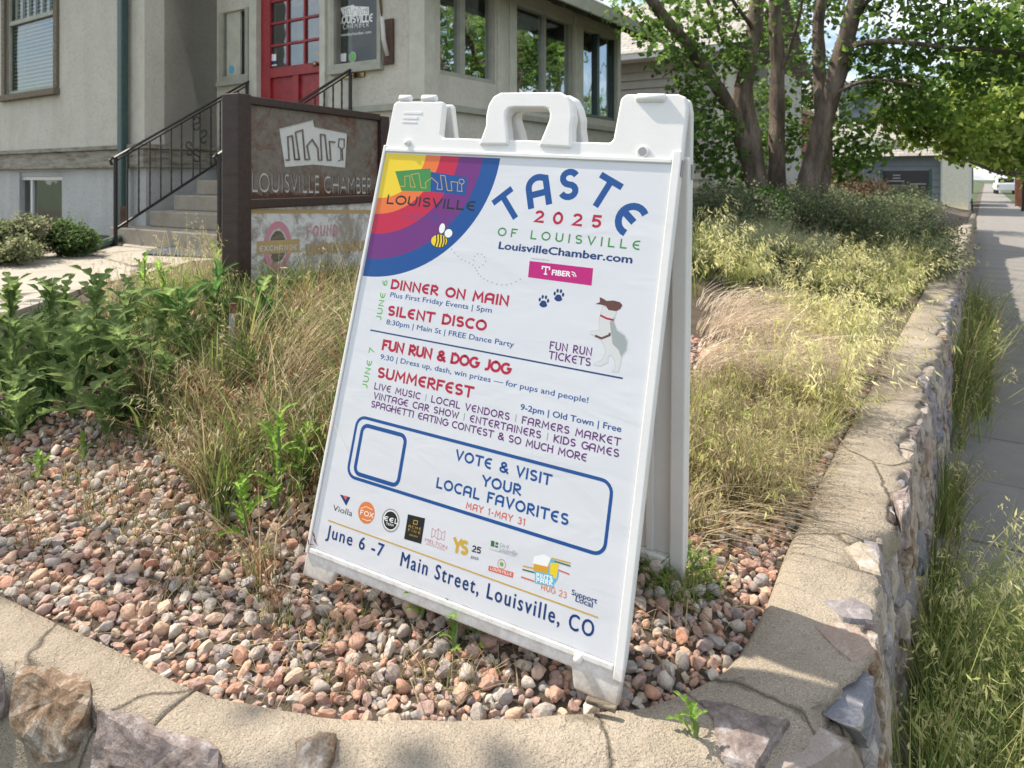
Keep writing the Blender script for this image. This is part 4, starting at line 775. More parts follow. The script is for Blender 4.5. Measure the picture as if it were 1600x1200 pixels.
p = on_z(1600, 330, 0); o = thing('lamp_post', 'black post beside the red brick pillar', 'lamp post', p); b = MB(); b.tube([(0, 0, 0), (0, 0, .3), (0, 0, 3.6)], [.14, .09, .06], 10); b.build('pole', M['iron'], o); b = MB(); b.tube([(0, 0, 3.6), (0, 0, 3.75), (0, 0, 4.1), (0, 0, 4.25)], [.08, .2, .22, .05], 10); b.build('lantern', M['iron'], o)
# ------------------------------------------------------------------ gravel
def ico(sub):
    bm = bmesh.new(); bmesh.ops.create_icosphere(bm, subdivisions=sub, radius=1); V = np.array([v.co for v in bm.verts]); Fc = np.array([[v.index for v in f.verts] for f in bm.faces]); bm.free(); return V, Fc
IV, IF = ico(2); PV = []
for i in range(16):
    V = IV.copy(); rr = np.random.default_rng(i)
    for _ in range(13 if i % 4 else 5):
        nrm = rr.normal(size=3); nrm /= np.linalg.norm(nrm); h = rr.uniform(.48, .82); d = V @ nrm; V = V-np.outer(np.maximum(d-h, 0), nrm)
    V = V*np.array([1.12, .86, .66 if i % 2 else .78])+rr.normal(size=V.shape)*.03; PV.append(V)
pmesh = []
for V in PV:
    me = bpy.data.meshes.new('pebble'); me.from_pydata(V.tolist(), [], IF.tolist()); me.polygons.foreach_set('use_smooth', [len(pmesh) % 4 == 0]*len(IF)); me.materials.append(M['pebble']); me.update(); pmesh.append(me)
gravel = tag(thing('gravel_bed', 'bed of pinkish and grey river pebbles inside the curved wall', 'gravel'), kind='stuff')
def scatter(n, r0, r1, dmax, cell=.05, seed=1, f=.72):
    rr = np.random.default_rng(seed); out = []; grid = {}
    x = rr.uniform(-2.6, 1.6, n); y = rr.uniform(1.0, 3.4, n); dd = indist(x, y); r = r0+(r1-r0)*rr.random(n)**2.0
    ok = (dd > r*.75) & (dd < dmax+.25*np.sin(x*6)) & (np.abs(x/y) < .85)
    x, y, r = x[ok], y[ok], r[ok]; o = np.argsort(-r, kind='stable'); x, y, r = x[o], y[o], r[o]
    for X, Y, R in zip(x, y, r):
        a, b_ = int(X/cell), int(Y/cell); good = True
        for i in (-1, 0, 1):
            for j in (-1, 0, 1):
                for q in grid.get((a+i, b_+j), ()):
                    if (q[0]-X)**2+(q[1]-Y)**2 < (f*(q[2]+R))**2: good = False; break
                if not good: break
            if not good: break
        if good: grid.setdefault((a, b_), []).append((X, Y, R)); out.append((X, Y, R))
    return np.array(out)
G1 = scatter(48000, .007, .0195, 1.25, .045, 1); G2 = scatter(34000, .008, .015, 1.35, .035, 2, .68)
zb1 = gz(G1[:, 0], G1[:, 1])+G1[:, 2]*rng.uniform(.1, .75, len(G1)); zb2 = gz(G2[:, 0], G2[:, 1])-.001
R_ = np.random.default_rng(5)
def rots(n, flat_=.55):
    from math import cos
    out = []
    for _ in range(n):
        m = Matrix.Rotation(R_.uniform(0, 6.283), 3, 'Z') @ Matrix.Rotation(R_.normal()*flat_, 3, 'X') @ Matrix.Rotation(R_.normal()*flat_, 3, 'Y'); out.append(m)
    return out
order = np.argsort(-G1[:, 2]/G1[:, 1]); inv = np.abs(G1[order, 0]/G1[order, 1]+.0) < .74; near = order[inv][:300]; nearset = set(near.tolist())
rs = rots(len(G1))
for k_ in near:
    x, y, r = G1[k_]; o = bpy.data.objects.new('pebble', pmesh[int(R_.integers(16))]); COL.objects.link(o); o.parent = gravel
    o.matrix_local = Matrix.Translation((x, y, zb1[k_])) @ rs[k_].to_4x4() @ Matrix.Scale(r*1.08, 4)
VV = []; CC = []; FF = []; SM = []; base = 0
def addp(x, y, z, r, m):
    global base
    q_ = int(R_.integers(16)); SM.append(np.full(len(IF), q_ % 4 == 0)); V = PV[q_] @ (np.array(m).T*r*1.08)+np.array([x, y, z]); VV.append(V); CC.append(np.full((len(V), 3), R_.random())); FF.append(IF+base); base += len(V)
for i in range(len(G1)):
    if i not in nearset: addp(*G1[i, :2], zb1[i], G1[i, 2], rs[i])
for i, m in zip(range(len(G2)), rots(len(G2))): addp(*G2[i, :2], zb2[i], G2[i, 2], m)
tag(npmesh('small_pebbles', np.concatenate(VV), np.concatenate(FF), M['pebble_stuff'], gravel, np.concatenate(CC), np.concatenate(SM)), kind='stuff')
# a chip of old wood by the board's foot
p = on_z(935, 1102, .69); b = MB(); b.bar(p+Vector((-.02, .012, .002)), p+Vector((.03, -.008, -.002)), .012, .009); tag(b.build('wood_chip', M['weathered'], None, bevel=.003), 'splintered chip of pale wood by the front foot of the white board', 'wood')
# ------------------------------------------------------------------ A-frame board
e1 = Vector((.88616, -.46047, -.05176)); e2 = Vector((.15236, .18406, .97103)); e2 = (e2-e1*e1.dot(e2)).normalized(); e1.normalize(); NN = e1.cross(e2)
P0 = Vector((-.31179, 1.75832, .06449+CAMZ)); PW, PH = .7146, .914
def frame(o, x, y, n): return Matrix(((x.x, y.x, n.x, o.x), (x.y, y.y, n.y, o.y), (x.z, y.z, n.z, o.z), (0, 0, 0, 1)))
BM_ = frame(P0, e1, e2, NN)
def plane_loc(Mx, off=0):
    Mi = Mx.inverted()
    def f(u, v):
        c = Mi @ Vector((0, 0, CAMZ)); d = (Mi.to_3x3() @ Vector(((u-800)/F, 1, -(v-CY)/F))); k = (off-c.z)/d.z; p = c+d*k; return (p.x, p.y)
    return f
L = plane_loc(BM_, .0025)
board = thing('a_frame_sign', 'white plastic folding A-frame sign printed with a festival programme, standing in the gravel', 'sandwich board', (0, 0, 0), BM_)
out = [(-.010, -.978), (.070, -.978), (.079, -.949), (.636, -.949), (.646, -.982), (.729, -.982), (.7345, -.9), (.7345, .12), (.729, .146), (.712, .153), (.600, .153), (.589, .143), (.584, .052), (.578, .045), (.158, .045), (.150, .052), (.1435, .128), (.138, .136), (.0, .136), (-.008, .128)]
TH_ = .02
def panel(parent, name, extra=None):
    b = MB(); b.prism(out, -TH_, 0); return b.build(name, M['plastic'], parent, bevel=.0045, seg=3)
front = panel(board, 'front_panel')
rim = MB(); rim.box(PW+.0015, .7342, -.94, .03, .0, .006); rim.box(-.0098, -.0015, -.93, .02, 0, .005); rim.box(-.0015, PW+.0015, .0035, .0135, 0, .0055); rim.box(0, PW, -.928, -.9165, 0, .0045); rim.build('raised_rim', M['plastic'], front, bevel=.0022, seg=2)
hs = Matrix.Translation((0, 0, -TH_/2))
# carrying handle: a rounded loop
hd = MB(); ho = [(.262, .028), (.272, .075), (.268, .100), (.270, .126), (.279, .146), (.297, .156), (.448, .157), (.470, .146), (.481, .126), (.488, .100), (.487, .078), (.494, .028)]
hi = [(.340, .030), (.330, .070), (.322, .095), (.321, .108), (.327, .117), (.340, .120), (.412, .120), (.424, .116), (.430, .106), (.431, .092), (.425, .068), (.414, .030)]
n = len(ho)
vs = [(x, y, z) for ring, z in ((ho, .0), (hi, .0), (ho, -.036), (hi, -.036)) for x, y in ring]; fs = []
for i in range(n-1): fs += [(i, n+i, n+i+1, i+1), (2*n+i, 2*n+i+1, 3*n+i+1, 3*n+i), (i, i+1, 2*n+i+1, 2*n+i), (n+i+1, n+i, 3*n+i, 3*n+i+1)]
fs += [(0, 2*n, 3*n, n), (n-1, 2*n-1, 4*n-1, 3*n-1)]
hd.add(vs, fs); hd.build('handle', M['plastic'], board, bevel=.007, seg=3, matrix=Matrix.Translation((0, 0, .006)))
# hinge barrels, bolts and a stud with painted recess shade
for x0, x1, yy, zz in ((.006, .036, .145, -.008), (.074, .112, .145, -.008), (.627, .684, .143, .001)):
    b = MB(); b.tube([(x0-.003, yy, zz), (x0, yy, zz), (x1, yy, zz), (x1+.003, yy, zz)], [.006, .0095, .0095, .006], 12); b.build('hinge_barrel', M['plastic'], board, smooth=True)
def stud(u, v, r, h): x, y = L(u, v); b = MB(); b.tube([(x, y, 0), (x, y, h*.7), (x, y, h)], [r, r*.92, r*.5], 14); b.build('bolt', M['plastic'], front, smooth=True)
stud(637, 223, .0085, .011); stud(905, 1028, .0085, .018)
x, y = L(1004, 237); b = MB(); b.tube([(x, y, 0), (x, y, .004)], .0135, 20); b.build('stud_ring', M['plastic'], front, bevel=.0015)
b = MB(); b.tube([(x, y, .004), (x, y, .0046)], .009, 16); b.build('stud_recess_shade', M['grey_ink'], front)  # raised grey disc, the shade of a hollow put into its colour
for y0, y1 in ((.103, .108), (.090, .096), (.080, .083)): b = MB(); b.box(.03, .085-(y0 < .1)*.01, y0, y1, 0, .0009); b.build('moulded_mark', M['plastic'], front)
b = MB(); b.box(.7347, .7365, -.02, .013, -.017, -.001); b.build('reflective_strip', M['grey_ink'], board, bevel=.0004)
# back panel on the same hinge
ang = math.radians(22.8); piv = Vector((0, .147, -.028))
BK = Matrix.Translation(piv) @ Matrix.Rotation(ang, 4, 'X') @ Matrix.Translation(-piv) @ Matrix.Translation((0, 0, -.03))
bk = panel(board, 'back_panel'); bk.matrix_local = BK
r2 = MB(); r2.box(.700, .7335, -.97, .03, .0, .022); r2.box(-.009, .025, -.97, .03, 0, .022); r2.box(.0252, .6998, -.945, -.915, 0, .02); r2.box(.640, .660, -.914, .03, 0, .012)
rb = r2.build('back_rib', M['plastic'], bk, bevel=.004)
hb2 = MB(); hb2.add([(x, y, z) for x, y, z in vs], fs); hb2.build('handle', M['plastic'], board, bevel=.007, seg=3, matrix=BK)
b = MB(); b.box(.7347, .7365, -.02, .013, -.017, -.001); b.build('reflective_strip', M['grey_ink'], bk)
# poster sheet
b = MB(); b.box(.0, PW, -PH, 0, .0003, .0014); poster = b.build('poster', M['poster_white'], board)
pr = Print(poster, .00145, .0000015)
A_ = lambda u, v: Vector(L(u, v))
def Z(ox, oy, sc): return lambda x, y: Vector(L(ox+x/sc, oy+y/sc))
z5, z6, z7, z8 = Z(560, 230, 3.2), Z(560, 400, 3.2), Z(520, 560, 3.2), Z(470, 740, 2.909)
RX, RY = .322, .305
def sector(f, n=28): return [(0.0006, -.0006)]+[(RX*f*math.sin(math.pi/2*i/n)+.0006, -RY*f*math.cos(math.pi/2*i/n)-.0006) for i in range(n+1)]
for f, mm in ((1, 'blue'), (.86, 'violet'), (.66, 'red'), (.5, 'orange'), (.37, 'yellow')): pr.poly(sector(f), mm, 'rainbow_band', z=.00142+(1-f)*.00003)
logo(pr, unit(L, (617, 298), (731, 306), (617, 260)), 'green', 'gold', .0016, 'blue')
pr.line('LOUISVILLE', A_(603.5, 318.5), A_(741, 330), .0235, .19, 'black_ink'); pr.line('CHAMBER', A_(626, 340), A_(706, 348), .0115, .12, 'blue', gap=.5)
# the bee and its dotted path
c = z5(402, 468); pr.poly([tuple(c+Vector((x, y))) for x, y in circle(0, 0, .0225, 26, .0155)], 'yellow', 'bee_body'); pr.strokes([[c+Vector((x, y)) for x, y in circle(0, 0, .0225, 26, .0155)+[(.0225, 0)]]], .0014, 'black_ink', 'bee_outline')
for dx_ in (-.008, 0, .008, .015):
    h = .0155*math.sqrt(max(0, 1-(dx_/.0225)**2))*.93; pr.strokes([[c+Vector((dx_-.0015, h)), c+Vector((dx_+.002, 0)), c+Vector((dx_, -h))]], .0034, 'black_ink', 'bee_stripe')
for q, rx, ry in ((z5(417, 405), .0085, .0125), (z5(449, 430), .011, .0105)):
    pr.poly([tuple(q+Vector(p)) for p in circle(0, 0, rx, 18, ry)], 'white_ink', 'bee_wing'); pr.strokes([[q+Vector(p) for p in circle(0, 0, rx, 18, ry)+[(rx, 0)]]], .0012, 'black_ink', 'bee_outline')
mbd = MB(); zz = pr.z()
for x, y in ((465, 510), (480, 528), (497, 545), (515, 560), (533, 570), (553, 578), (572, 590), (575, 565), (580, 545), (595, 533), (615, 535), (630, 550), (635, 570), (622, 588), (603, 600), (584, 604), (591, 617), (599, 632), (611, 646), (627, 658), (645, 668), (667, 677), (691, 684), (716, 688), (741, 688), (765, 682), (787, 672), (808, 660)):
    q = z5(x, y); mbd.add([(a, b_, zz) for a, b_ in circle(q.x, q.y, .0016, 8)], [tuple(range(8))])
tag(mbd.build('dotted_trail', M['grey_ink'], poster), kind=None)
# headline letters on their arch
for ch, (x, y), deg, h in (('T', (748, 292), 41, .070), ('A', (900, 215), 17, .074), ('S', (1052, 186), 0, .070), ('T', (1228, 225), -26, .070), ('E', (1352, 348), -42, .074)):
    c = z5(x, y); r = math.radians(deg); d = Vector((math.cos(r), math.sin(r))); up = Vector((-d.y, d.x)); wd = GL[ch][0]*h*1.0
    pr.line(ch, c-d*wd/2-up*h/2, c+d*wd/2-up*h/2, h, .20, 'blue', name='headline_letter')
pr.line('2025', z5(880, 376), z5(1205, 405), .0275, .21, 'crimson', gap=.75); pr.line('OF LOUISVILLE', z5(695, 443), z5(1405, 515), .0195, .17, 'green', gap=.5)
pr.face('LouisvilleChamber.com', z5(700, 507), z5(1366, 580), .0165, 'navy', bold=.06)
pr.poly([tuple(z5(*q)) for q in ((847, 650), (1165, 692), (1173, 605), (855, 568))], 'magenta', 'banner'); pr.face('FIBER', z5(966, 638), z5(1058, 648), .0115, 'white_ink', bold=.06)
for q_ in ([z5(918, 610), z5(919, 596), z5(955, 600), z5(954, 614)], [z5(937, 598), z5(934, 634)], [z5(926, 633), z5(943, 635)]): pr.strokes([q_], .0028, 'white_ink')
for q_ in ([z5(1064, 622), z5(1080, 628), z5(1088, 648)], [z5(1066, 634), z5(1074, 638), z5(1078, 648)]): pr.strokes([q_], .0018, 'white_ink')
pr.face('PRESENTED BY', z5(862, 560), z5(955, 570), .0035, 'grey_ink')
pr.line('DINNER ON MAIN', z6(161, 165), z6(744, 252), .0235, .235, 'crimson', gap=.19); pr.face('Plus First Friday Events | 5pm', z6(157, 204), z6(664, 284), .0118, 'blue', bold=.02)
pr.line('SILENT DISCO', z6(145, 298), z6(633, 377), .024, .235, 'crimson', gap=.2); pr.face('8:30pm | Main St | FREE Dance Party', z6(137, 340), z6(775, 456), .0118, 'blue', bold=.02)
pr.strokes([[z6(58, 370), z6(1321, 612)]], .0032, 'navy', 'rule')
pr.line('FUN RUN & DOG JOG', z6(117, 470), z6(750, 596), .0245, .245, 'crimson', gap=.14); pr.face('9:30 | Dress up, dash, win prizes \u2014 for pups and people!', z6(107, 514), z6(1147, 735), .0116, 'blue', bold=.02)
pr.line('SUMMERFEST', z6(93, 608), z6(566, 712), .0245, .22, 'crimson', gap=.17)
pr.line('JUNE 6', z6(112, 322), z6(146, 124), .0155, .17, 'green_light', gap=.25); pr.line('JUNE 7', z6(42, 664), z6(80, 464), .0155, .17, 'green_light', gap=.25)
for cx, cy in ((925, 230), (1000, 200)):
    c = z6(cx, cy); pr.poly([tuple(c+Vector((math.cos(a)*.0085*(1+.16*math.cos(3*a+math.pi/2)), math.sin(a)*.0072-.004))) for a in [i*2*math.pi/16 for i in range(16)]], 'navy', 'paw_print')
    for a, r_ in ((-.0095, .004), (-.0038, .0105), (.0038, .0105), (.0095, .004)): pr.poly([tuple(c+Vector((a, r_))+Vector(p)) for p in circle(0, 0, .0028, 10, .0042)], 'navy', 'paw_print')
pr.line('FUN RUN', z6(955, 466), z6(1163, 501), .0165, .17, 'purple', gap=.22); pr.line('TICKETS', z6(950, 514), z6(1157, 553), .0165, .17, 'purple', gap=.2)
def blob(pts, mm, nm, fn): pr.poly([tuple(p) for p in (lambda q: [q[i] for i in range(len(q))])([fn(*p) for p in pts])], mm, nm)
dog = [(1222, 252), (1290, 275), (1276, 325), (1290, 365), (1330, 392), (1346, 420), (1340, 470), (1316, 505), (1305, 560), (1298, 580), (1268, 580), (1284, 560), (1282, 525), (1262, 492), (1246, 505), (1247, 532), (1212, 550), (1176, 545), (1180, 537), (1218, 520), (1238, 480), (1222, 435), (1198, 405), (1160, 392), (1162, 378), (1205, 372), (1203, 325), (1212, 285)]
pr.strokes([[z6(*p) for p in dog+dog[:1]]], .0012, 'fur_grey', 'dog_outline'); blob(dog[::-1], 'fur', 'dog_body', z6); blob([(1285, 300), (1276, 330), (1292, 372), (1330, 398), (1343, 430), (1338, 470), (1312, 505), (1300, 470), (1270, 440), (1262, 380), (1256, 330)][::-1], 'fur_grey', 'dog_shading', z6)
blob([(1206, 205), (1222, 212), (1240, 224), (1275, 222), (1306, 230), (1320, 245), (1310, 264), (1288, 276), (1250, 270), (1236, 250), (1212, 243), (1184, 240), (1206, 230)][::-1], 'brown_ink', 'dog_head', z6)
pr.strokes([[z6(1208, 296), z6(1240, 312), z6(1275, 320)]], .004, 'crimson', 'dog_collar'); pr.strokes([[z6(1182, 398), z6(1215, 412), z6(1255, 396), z6(1256, 384)]], .0045, 'brown_ink', 'dog_patch')
pr.line('LIVE MUSIC | LOCAL VENDORS | FARMERS MARKET', z7(205, 154), z7(1434, 440), .0152, .18, 'purple', gap=.2, accents='fur_grey')
pr.line('VINTAGE CAR SHOW | ENTERTAINERS | KIDS GAMES', z7(202, 202), z7(1427, 497), .0152, .18, 'purple', gap=.2, accents='fur_grey'); pr.line('SPAGHETTI EATING CONTEST & SO MUCH MORE', z7(189, 244), z7(1266, 518), .0152, .18, 'purple', gap=.16)
pr.face('9-2pm | Old Town | Free', z7(936, 256), z7(1440, 369), .0122, 'blue', bold=.03)
def pxrect(fn, TLp, TRp, BRp, BLp, r, w_, mm, nm, fillw=None):
    a, b_, c_, d_ = fn(*TLp), fn(*TRp), fn(*BRp), fn(*BLp); x0, x1 = (a.x+d_.x)/2, (b_.x+c_.x)/2; y0, y1 = (c_.y+d_.y)/2, (a.y+b_.y)/2
    pr.ring(rrect(x0, x1, y0, y1, r), rrect(x0+w_, x1-w_, y0+w_, y1-w_, max(.002, r-w_)), mm, nm); return x0, x1, y0, y1
pr_box = pxrect(z7, (118, 288), (1408, 602), (1368, 968), (58, 620), .025, .0066, 'blue', 'frame_line')
pxrect(z7, (140, 325), (369, 372), (338, 645), (98, 590), .019, .0085, 'blue', 'frame_line')
pr.line('VOTE & VISIT', z7(612, 508), z7(1086, 638), .0215, .20, 'blue', gap=.22); pr.line('YOUR', z7(745, 638), z7(935, 688), .0215, .2, 'blue', gap=.2); pr.line('LOCAL FAVORITES', z7(516, 648), z7(1172, 838), .0215, .2, 'blue', gap=.22); pr.line('MAY 1-MAY 31', z7(664, 751), z7(957, 838), .0135, .17, 'coral', gap=.24)
# sponsors
pr.poly([tuple(z8(*q)) for q in ((176, 95), (205, 147), (224, 108))], 'navy', 'sponsor_mark'); pr.poly([tuple(z8(*q)) for q in ((190, 99), (203, 122), (212, 103))], 'coral', 'sponsor_mark'); pr.face('Violla', z8(143, 166), z8(231, 195), .0125, 'black_ink')
c = z8(297, 178); pr.poly([tuple(c+Vector(p)) for p in circle(0, 0, .0222, 30)], 'orange_logo', 'sponsor_mark'); pr.line('FOX', z8(268, 187), z8(326, 203), .0105, .16, 'white_ink', gap=.2); pr.strokes([[z8(272, 158), z8(295, 150), z8(325, 165)], [z8(278, 205), z8(300, 214), z8(318, 212)]], .0011, 'white_ink')
c = z8(407, 213); pr.poly([tuple(c+Vector(p)) for p in circle(0, 0, .0232, 30)], 'grey_ink', 'sponsor_mark'); pr.poly([tuple(c+Vector(p)) for p in circle(0, 0, .0200, 30)], 'white_ink', 'sponsor_mark'); pr.poly([tuple(c+Vector(p)) for p in circle(0, 0, .0178, 30)], 'black_ink', 'sponsor_mark')
pr.line('EEL', z8(376, 213), z8(440, 232), .0098, .2, 'white_ink', gap=.2); pr.line('TEAM', z8(386, 232), z8(420, 242), .0045, .18, 'white_ink', gap=.2)
pr.poly([tuple(z8(*q)) for q in ((468, 297), (546, 320), (564, 204), (486, 185))], 'black_ink', 'sponsor_mark')
pr.line('ACME', z8(488, 244), z8(544, 259), .0052, .14, 'gold', gap=.35); pr.line('FINE', z8(486, 262), z8(541, 277), .0052, .14, 'gold', gap=.5); pr.face('GOODS', z8(492, 281), z8(530, 291), .003, 'gold'); pr.strokes([[z8(513, 212), z8(530, 216), z8(527, 232), z8(510, 228), z8(513, 212)]], .0012, 'gold')
pr.face('MELTON', z8(562, 308), z8(662, 345), .0075, 'pink_ink'); pr.face('DESIGN BUILD', z8(568, 322), z8(655, 352), .003, 'pink_ink'); pr.strokes([[z8(592, 290), z8(596, 248), z8(612, 262), z8(625, 250), z8(640, 270), z8(655, 262), z8(650, 303), z8(636, 296), z8(620, 300), z8(606, 284), z8(592, 290)], [z8(612, 262), z8(606, 284)], [z8(640, 270), z8(636, 296)], [z8(625, 250), z8(620, 300)]], .0011, 'pink_ink')
pr.line('YS', z8(692, 357), z8(752, 375), .028, .24, 'gold', gap=.06); pr.line('25', z8(777, 355), z8(814, 366), .0125, .2, 'black_ink', gap=.18); pr.face('2025', z8(770, 385), z8(806, 394), .005, 'black_ink', bold=.02)
pr.poly([tuple(z8(*q)) for q in ((862, 330), (878, 334), (880, 308), (864, 304))], 'leaf_ink', 'sponsor_mark'); pr.poly([tuple(z8(*q)) for q in ((882, 335), (896, 338), (896, 330), (882, 326))], 'leaf_ink', 'sponsor_mark'); pr.poly([tuple(z8(*q)) for q in ((884, 322), (896, 325), (897, 314), (885, 311))], 'leaf_ink', 'sponsor_mark')
pr.face('City of', z8(903, 331), z8(945, 342), .0075, 'grey_ink'); pr.face('Louisville', z8(903, 352), z8(982, 374), .0082, 'grey_ink'); pr.face('COLORADO SINCE 1878', z8(856, 346), z8(972, 380), .003, 'grey_ink')
pr.poly([tuple(z8(*q)) for q in ((850, 440), (962, 474), (966, 450), (854, 418))], 'coral', 'ribbon'); pr.line('LOUISVILLE', z8(860, 437), z8(956, 466), .0055, .17, 'white_ink', gap=.3); c = z8(912, 412); pr.strokes([[c+Vector(p) for p in circle(0, 0, .0085, 16)+[(.0085, 0)]]], .0011, 'coral'); pr.poly([tuple(c+Vector(p)) for p in circle(0, 0, .004, 10)], 'green_light', 'sponsor_mark')
for q0, q1, q2, q3, mm in (((1008, 420), (1060, 432), (1140, 385), (1226, 408), 'gold'), ((1006, 436), (1060, 450), (1150, 398), (1225, 421), 'leaf_ink'), ((1000, 470), (1060, 490), (1165, 437), (1220, 458), 'coral')):
    pr.strokes([[z8(*q0), z8(*q1)], [z8(*q2), z8(*q3)]], .0026, mm, 'stripe')
c = z8(1115, 443); pr.poly([tuple(c+Vector(p)) for p in circle(0, 0, .0255, 28)], 'sky_ink', 'sponsor_mark')
pr.poly([tuple(z8(*q)) for q in ((1056, 440), (1122, 456), (1130, 395), (1062, 378))], 'beer', 'beer_glass'); pr.poly([tuple(z8(*q)) for q in ((1130, 470), (1160, 478), (1172, 412), (1134, 404))], 'yellow', 'beer_glass'); pr.poly([tuple(z8(*q)) for q in ((1052, 408), (1120, 424), (1136, 385), (1105, 368), (1060, 376))], 'white_ink', 'beer_froth')
pr.poly([tuple(z8(*q)) for q in ((1062, 498), (1150, 518), (1146, 462), (1066, 444))], 'sky_ink', 'sponsor_mark'); pr.line('PINTS', z8(1070, 473), z8(1142, 490), .0085, .24, 'white_ink', gap=.25); pr.line('PARK', z8(1070, 494), z8(1142, 511), .0085, .24, 'white_ink', gap=.25)
pr.line('AUG 23', z8(1091, 527), z8(1204, 569), .0115, .14, 'orange_logo', gap=.22); pr.face('Support', z8(1229, 550), z8(1344, 592), .0098, 'navy', bold=.03); pr.face('Local', z8(1247, 580), z8(1324, 610), .0098, 'navy', bold=.03)
pr.strokes([[z8(122, 212), z8(1350, 655)]], .0026, 'gold', 'rule')
pr.face('June 6 -7', z8(113, 287), z8(370, 380), .0265, 'navy', bold=.025, sp=1.18); pr.face('Main Street, Louisville, CO', z8(450, 418), z8(1327, 747), .0285, 'navy', bold=.025, sp=1.22)
# ------------------------------------------------------------------ brown chamber sign
SD = Vector((math.sin(math.atan(514/F)), math.cos(math.atan(514/F)), 0)); SNn = SD.cross(Vector((0, 0, 1))); o0 = at(386, 150, 3.4)
SMx = frame(o0, SD, Vector((0, 0, 1)), SNn); LS = plane_loc(SMx)
sign = thing('post_sign', 'brown timber post sign with a rusted cut-out steel plate above a peeling painted panel', 'sign', (0, 0, 0), SMx)
def SL(u, v, off=0): return Vector(plane_loc(SMx, off)(u, v))
LEN = SL(590, 182).x; yb = SL(390, 448).y; ym = SL(388, 322).y; pw_ = .085
b = MB(); b.box(-pw_, 0, -1.05, .005, -.075, .03); b.build('post', M['brown_post'], sign, bevel=.005)
b = MB(); b.box(LEN, LEN+pw_, -1.1, -.01, -.075, .03); b.build('post', M['brown_post'], sign, bevel=.005)
for nm, y0, y1 in (('top_rail', -.04, 0), ('middle_rail', ym-.012, ym+.03)):
    b = MB(); b.box(.001, LEN-.001, y0, y1, -.055, .022); b.build(nm, M['brown_post'], sign, bevel=.004)
b = MB(); b.box(.001, .022, ym+.031, -.041, -.04, .003); b.build('side_rail', M['brown_post'], sign, bevel=.003)
b = MB(); b.box(.003, LEN-.003, ym+.032, -.042, -.012, -.0035); b.build('backing_board', M['white_frame'], sign)
# steel plate with the emblem and words really cut through
cu = bpy.data.curves.new('plate', 'CURVE'); cu.dimensions = '2D'; cu.fill_mode = 'BOTH'; cu.extrude = .002
def spl(pts):
    s = cu.splines.new('POLY'); s.points.add(len(pts)-1); s.use_cyclic_u = True
    for i, p in enumerate(pts): s.points[i].co = (p[0], p[1], 0, 1)
SP = lambda u, v: tuple(SL(u, v, 0))
spl([(.023, ym+.033), (LEN-.003, ym+.033), (LEN-.003, -.042), (.023, -.042)])
lf = unit(SP, (438, 262), (542, 262), (434, 186)); LP = lambda x, y: lf(x, y)
spl([SP(u, v) for u, v in ((436, 201), (490, 187), (492, 198), (543, 208), (540, 262), (490, 257), (445, 261))])
def strip_poly(Ls, w_):
    Ls = [Vector(p) for p in Ls]; a, b_ = [], []
    for i, p in enumerate(Ls):
        d1 = (p-Ls[max(i-1, 0)]); d2 = (Ls[min(i+1, len(Ls)-1)]-p); d1 = d1.normalized() if d1.length else d2.normalized(); d2 = d2.normalized() if d2.length else d1
        m = Vector((-d1.y-d2.y, d1.x+d2.x)).normalized(); kk = min(1.6, 1/max(.5, m.dot(Vector((-d1.y, d1.x))))); a.append(p+m*w_/2*kk); b_.append(p-m*w_/2*kk)
    return a+b_[::-1]
sq = [(447, 250), (452, 250), (450, 214), (457, 212), (461, 249), (468, 249), (462, 207), (473, 203), (477, 249), (484, 249), (480, 228), (488, 218), (497, 232), (498, 250), (503, 250), (501, 210), (508, 211), (512, 250), (517, 250), (515, 221), (524, 222)]
spl(strip_poly([SP(*q) for q in sq], .008)); spl(strip_poly([SP(*q) for q in ((529, 251), (533, 250), (533, 232), (529, 229), (530, 217), (538, 217), (538, 230), (535, 233), (536, 251)) ], .005))
fc = bpy.data.curves.new('t', 'FONT'); fc.body = 'LOUISVILLE CHAMBER'; fc.size = 1; fc.offset = .022; fo = bpy.data.objects.new('t', fc); COL.objects.link(fo); tcv = fo.to_curve(bpy.context.evaluated_depsgraph_get())
pa, pb = Vector(SP(394, 300)), Vector(SP(582, 303)); xs = []
poly = []
for s in tcv.splines:
    pts = []; bp = s.bezier_points; n = len(bp)
    if n:
        for i in range(n):
            p0, h0, h1, p1 = bp[i].co, bp[i].handle_right, bp[(i+1) % n].handle_left, bp[(i+1) % n].co; straight = (h0-p0).cross(p1-p0).length < 1e-5 and (h1-p1).cross(p1-p0).length < 1e-5
            for t in ((0,) if straight else (0, .25, .5, .75)): pts.append(p0*(1-t)**3+h0*3*t*(1-t)**2+h1*3*t*t*(1-t)+p1*t**3)
    poly.append([(p.x, p.y) for p in pts])
fo.to_curve_clear(); bpy.data.objects.remove(fo)
mnx = min(p[0] for q in poly for p in q); mxx = max(p[0] for q in poly for p in q); kx = (pb.x-pa.x)/(mxx-mnx); hh = (SP(400, 266)[1]-SP(400, 299)[1])/.73
for q in poly: spl([(pa.x+(p[0]-mnx)*kx, pa.y+(pb.y-pa.y)*(p[0]-mnx)/(mxx-mnx)+p[1]*hh) for p in q])
co = bpy.data.objects.new('steel_plate', cu); COL.objects.link(co); dg = bpy.context.evaluated_depsgraph_get(); me = bpy.data.meshes.new_from_object(co.evaluated_get(dg)); bpy.data.objects.remove(co); me.materials.clear(); me.name = 'steel_plate'
mp_ = Matrix.Translation((0, ym, 0)); me.transform(mp_.inverted()); plate = link('steel_plate', me, M['steel'], sign, mp_)
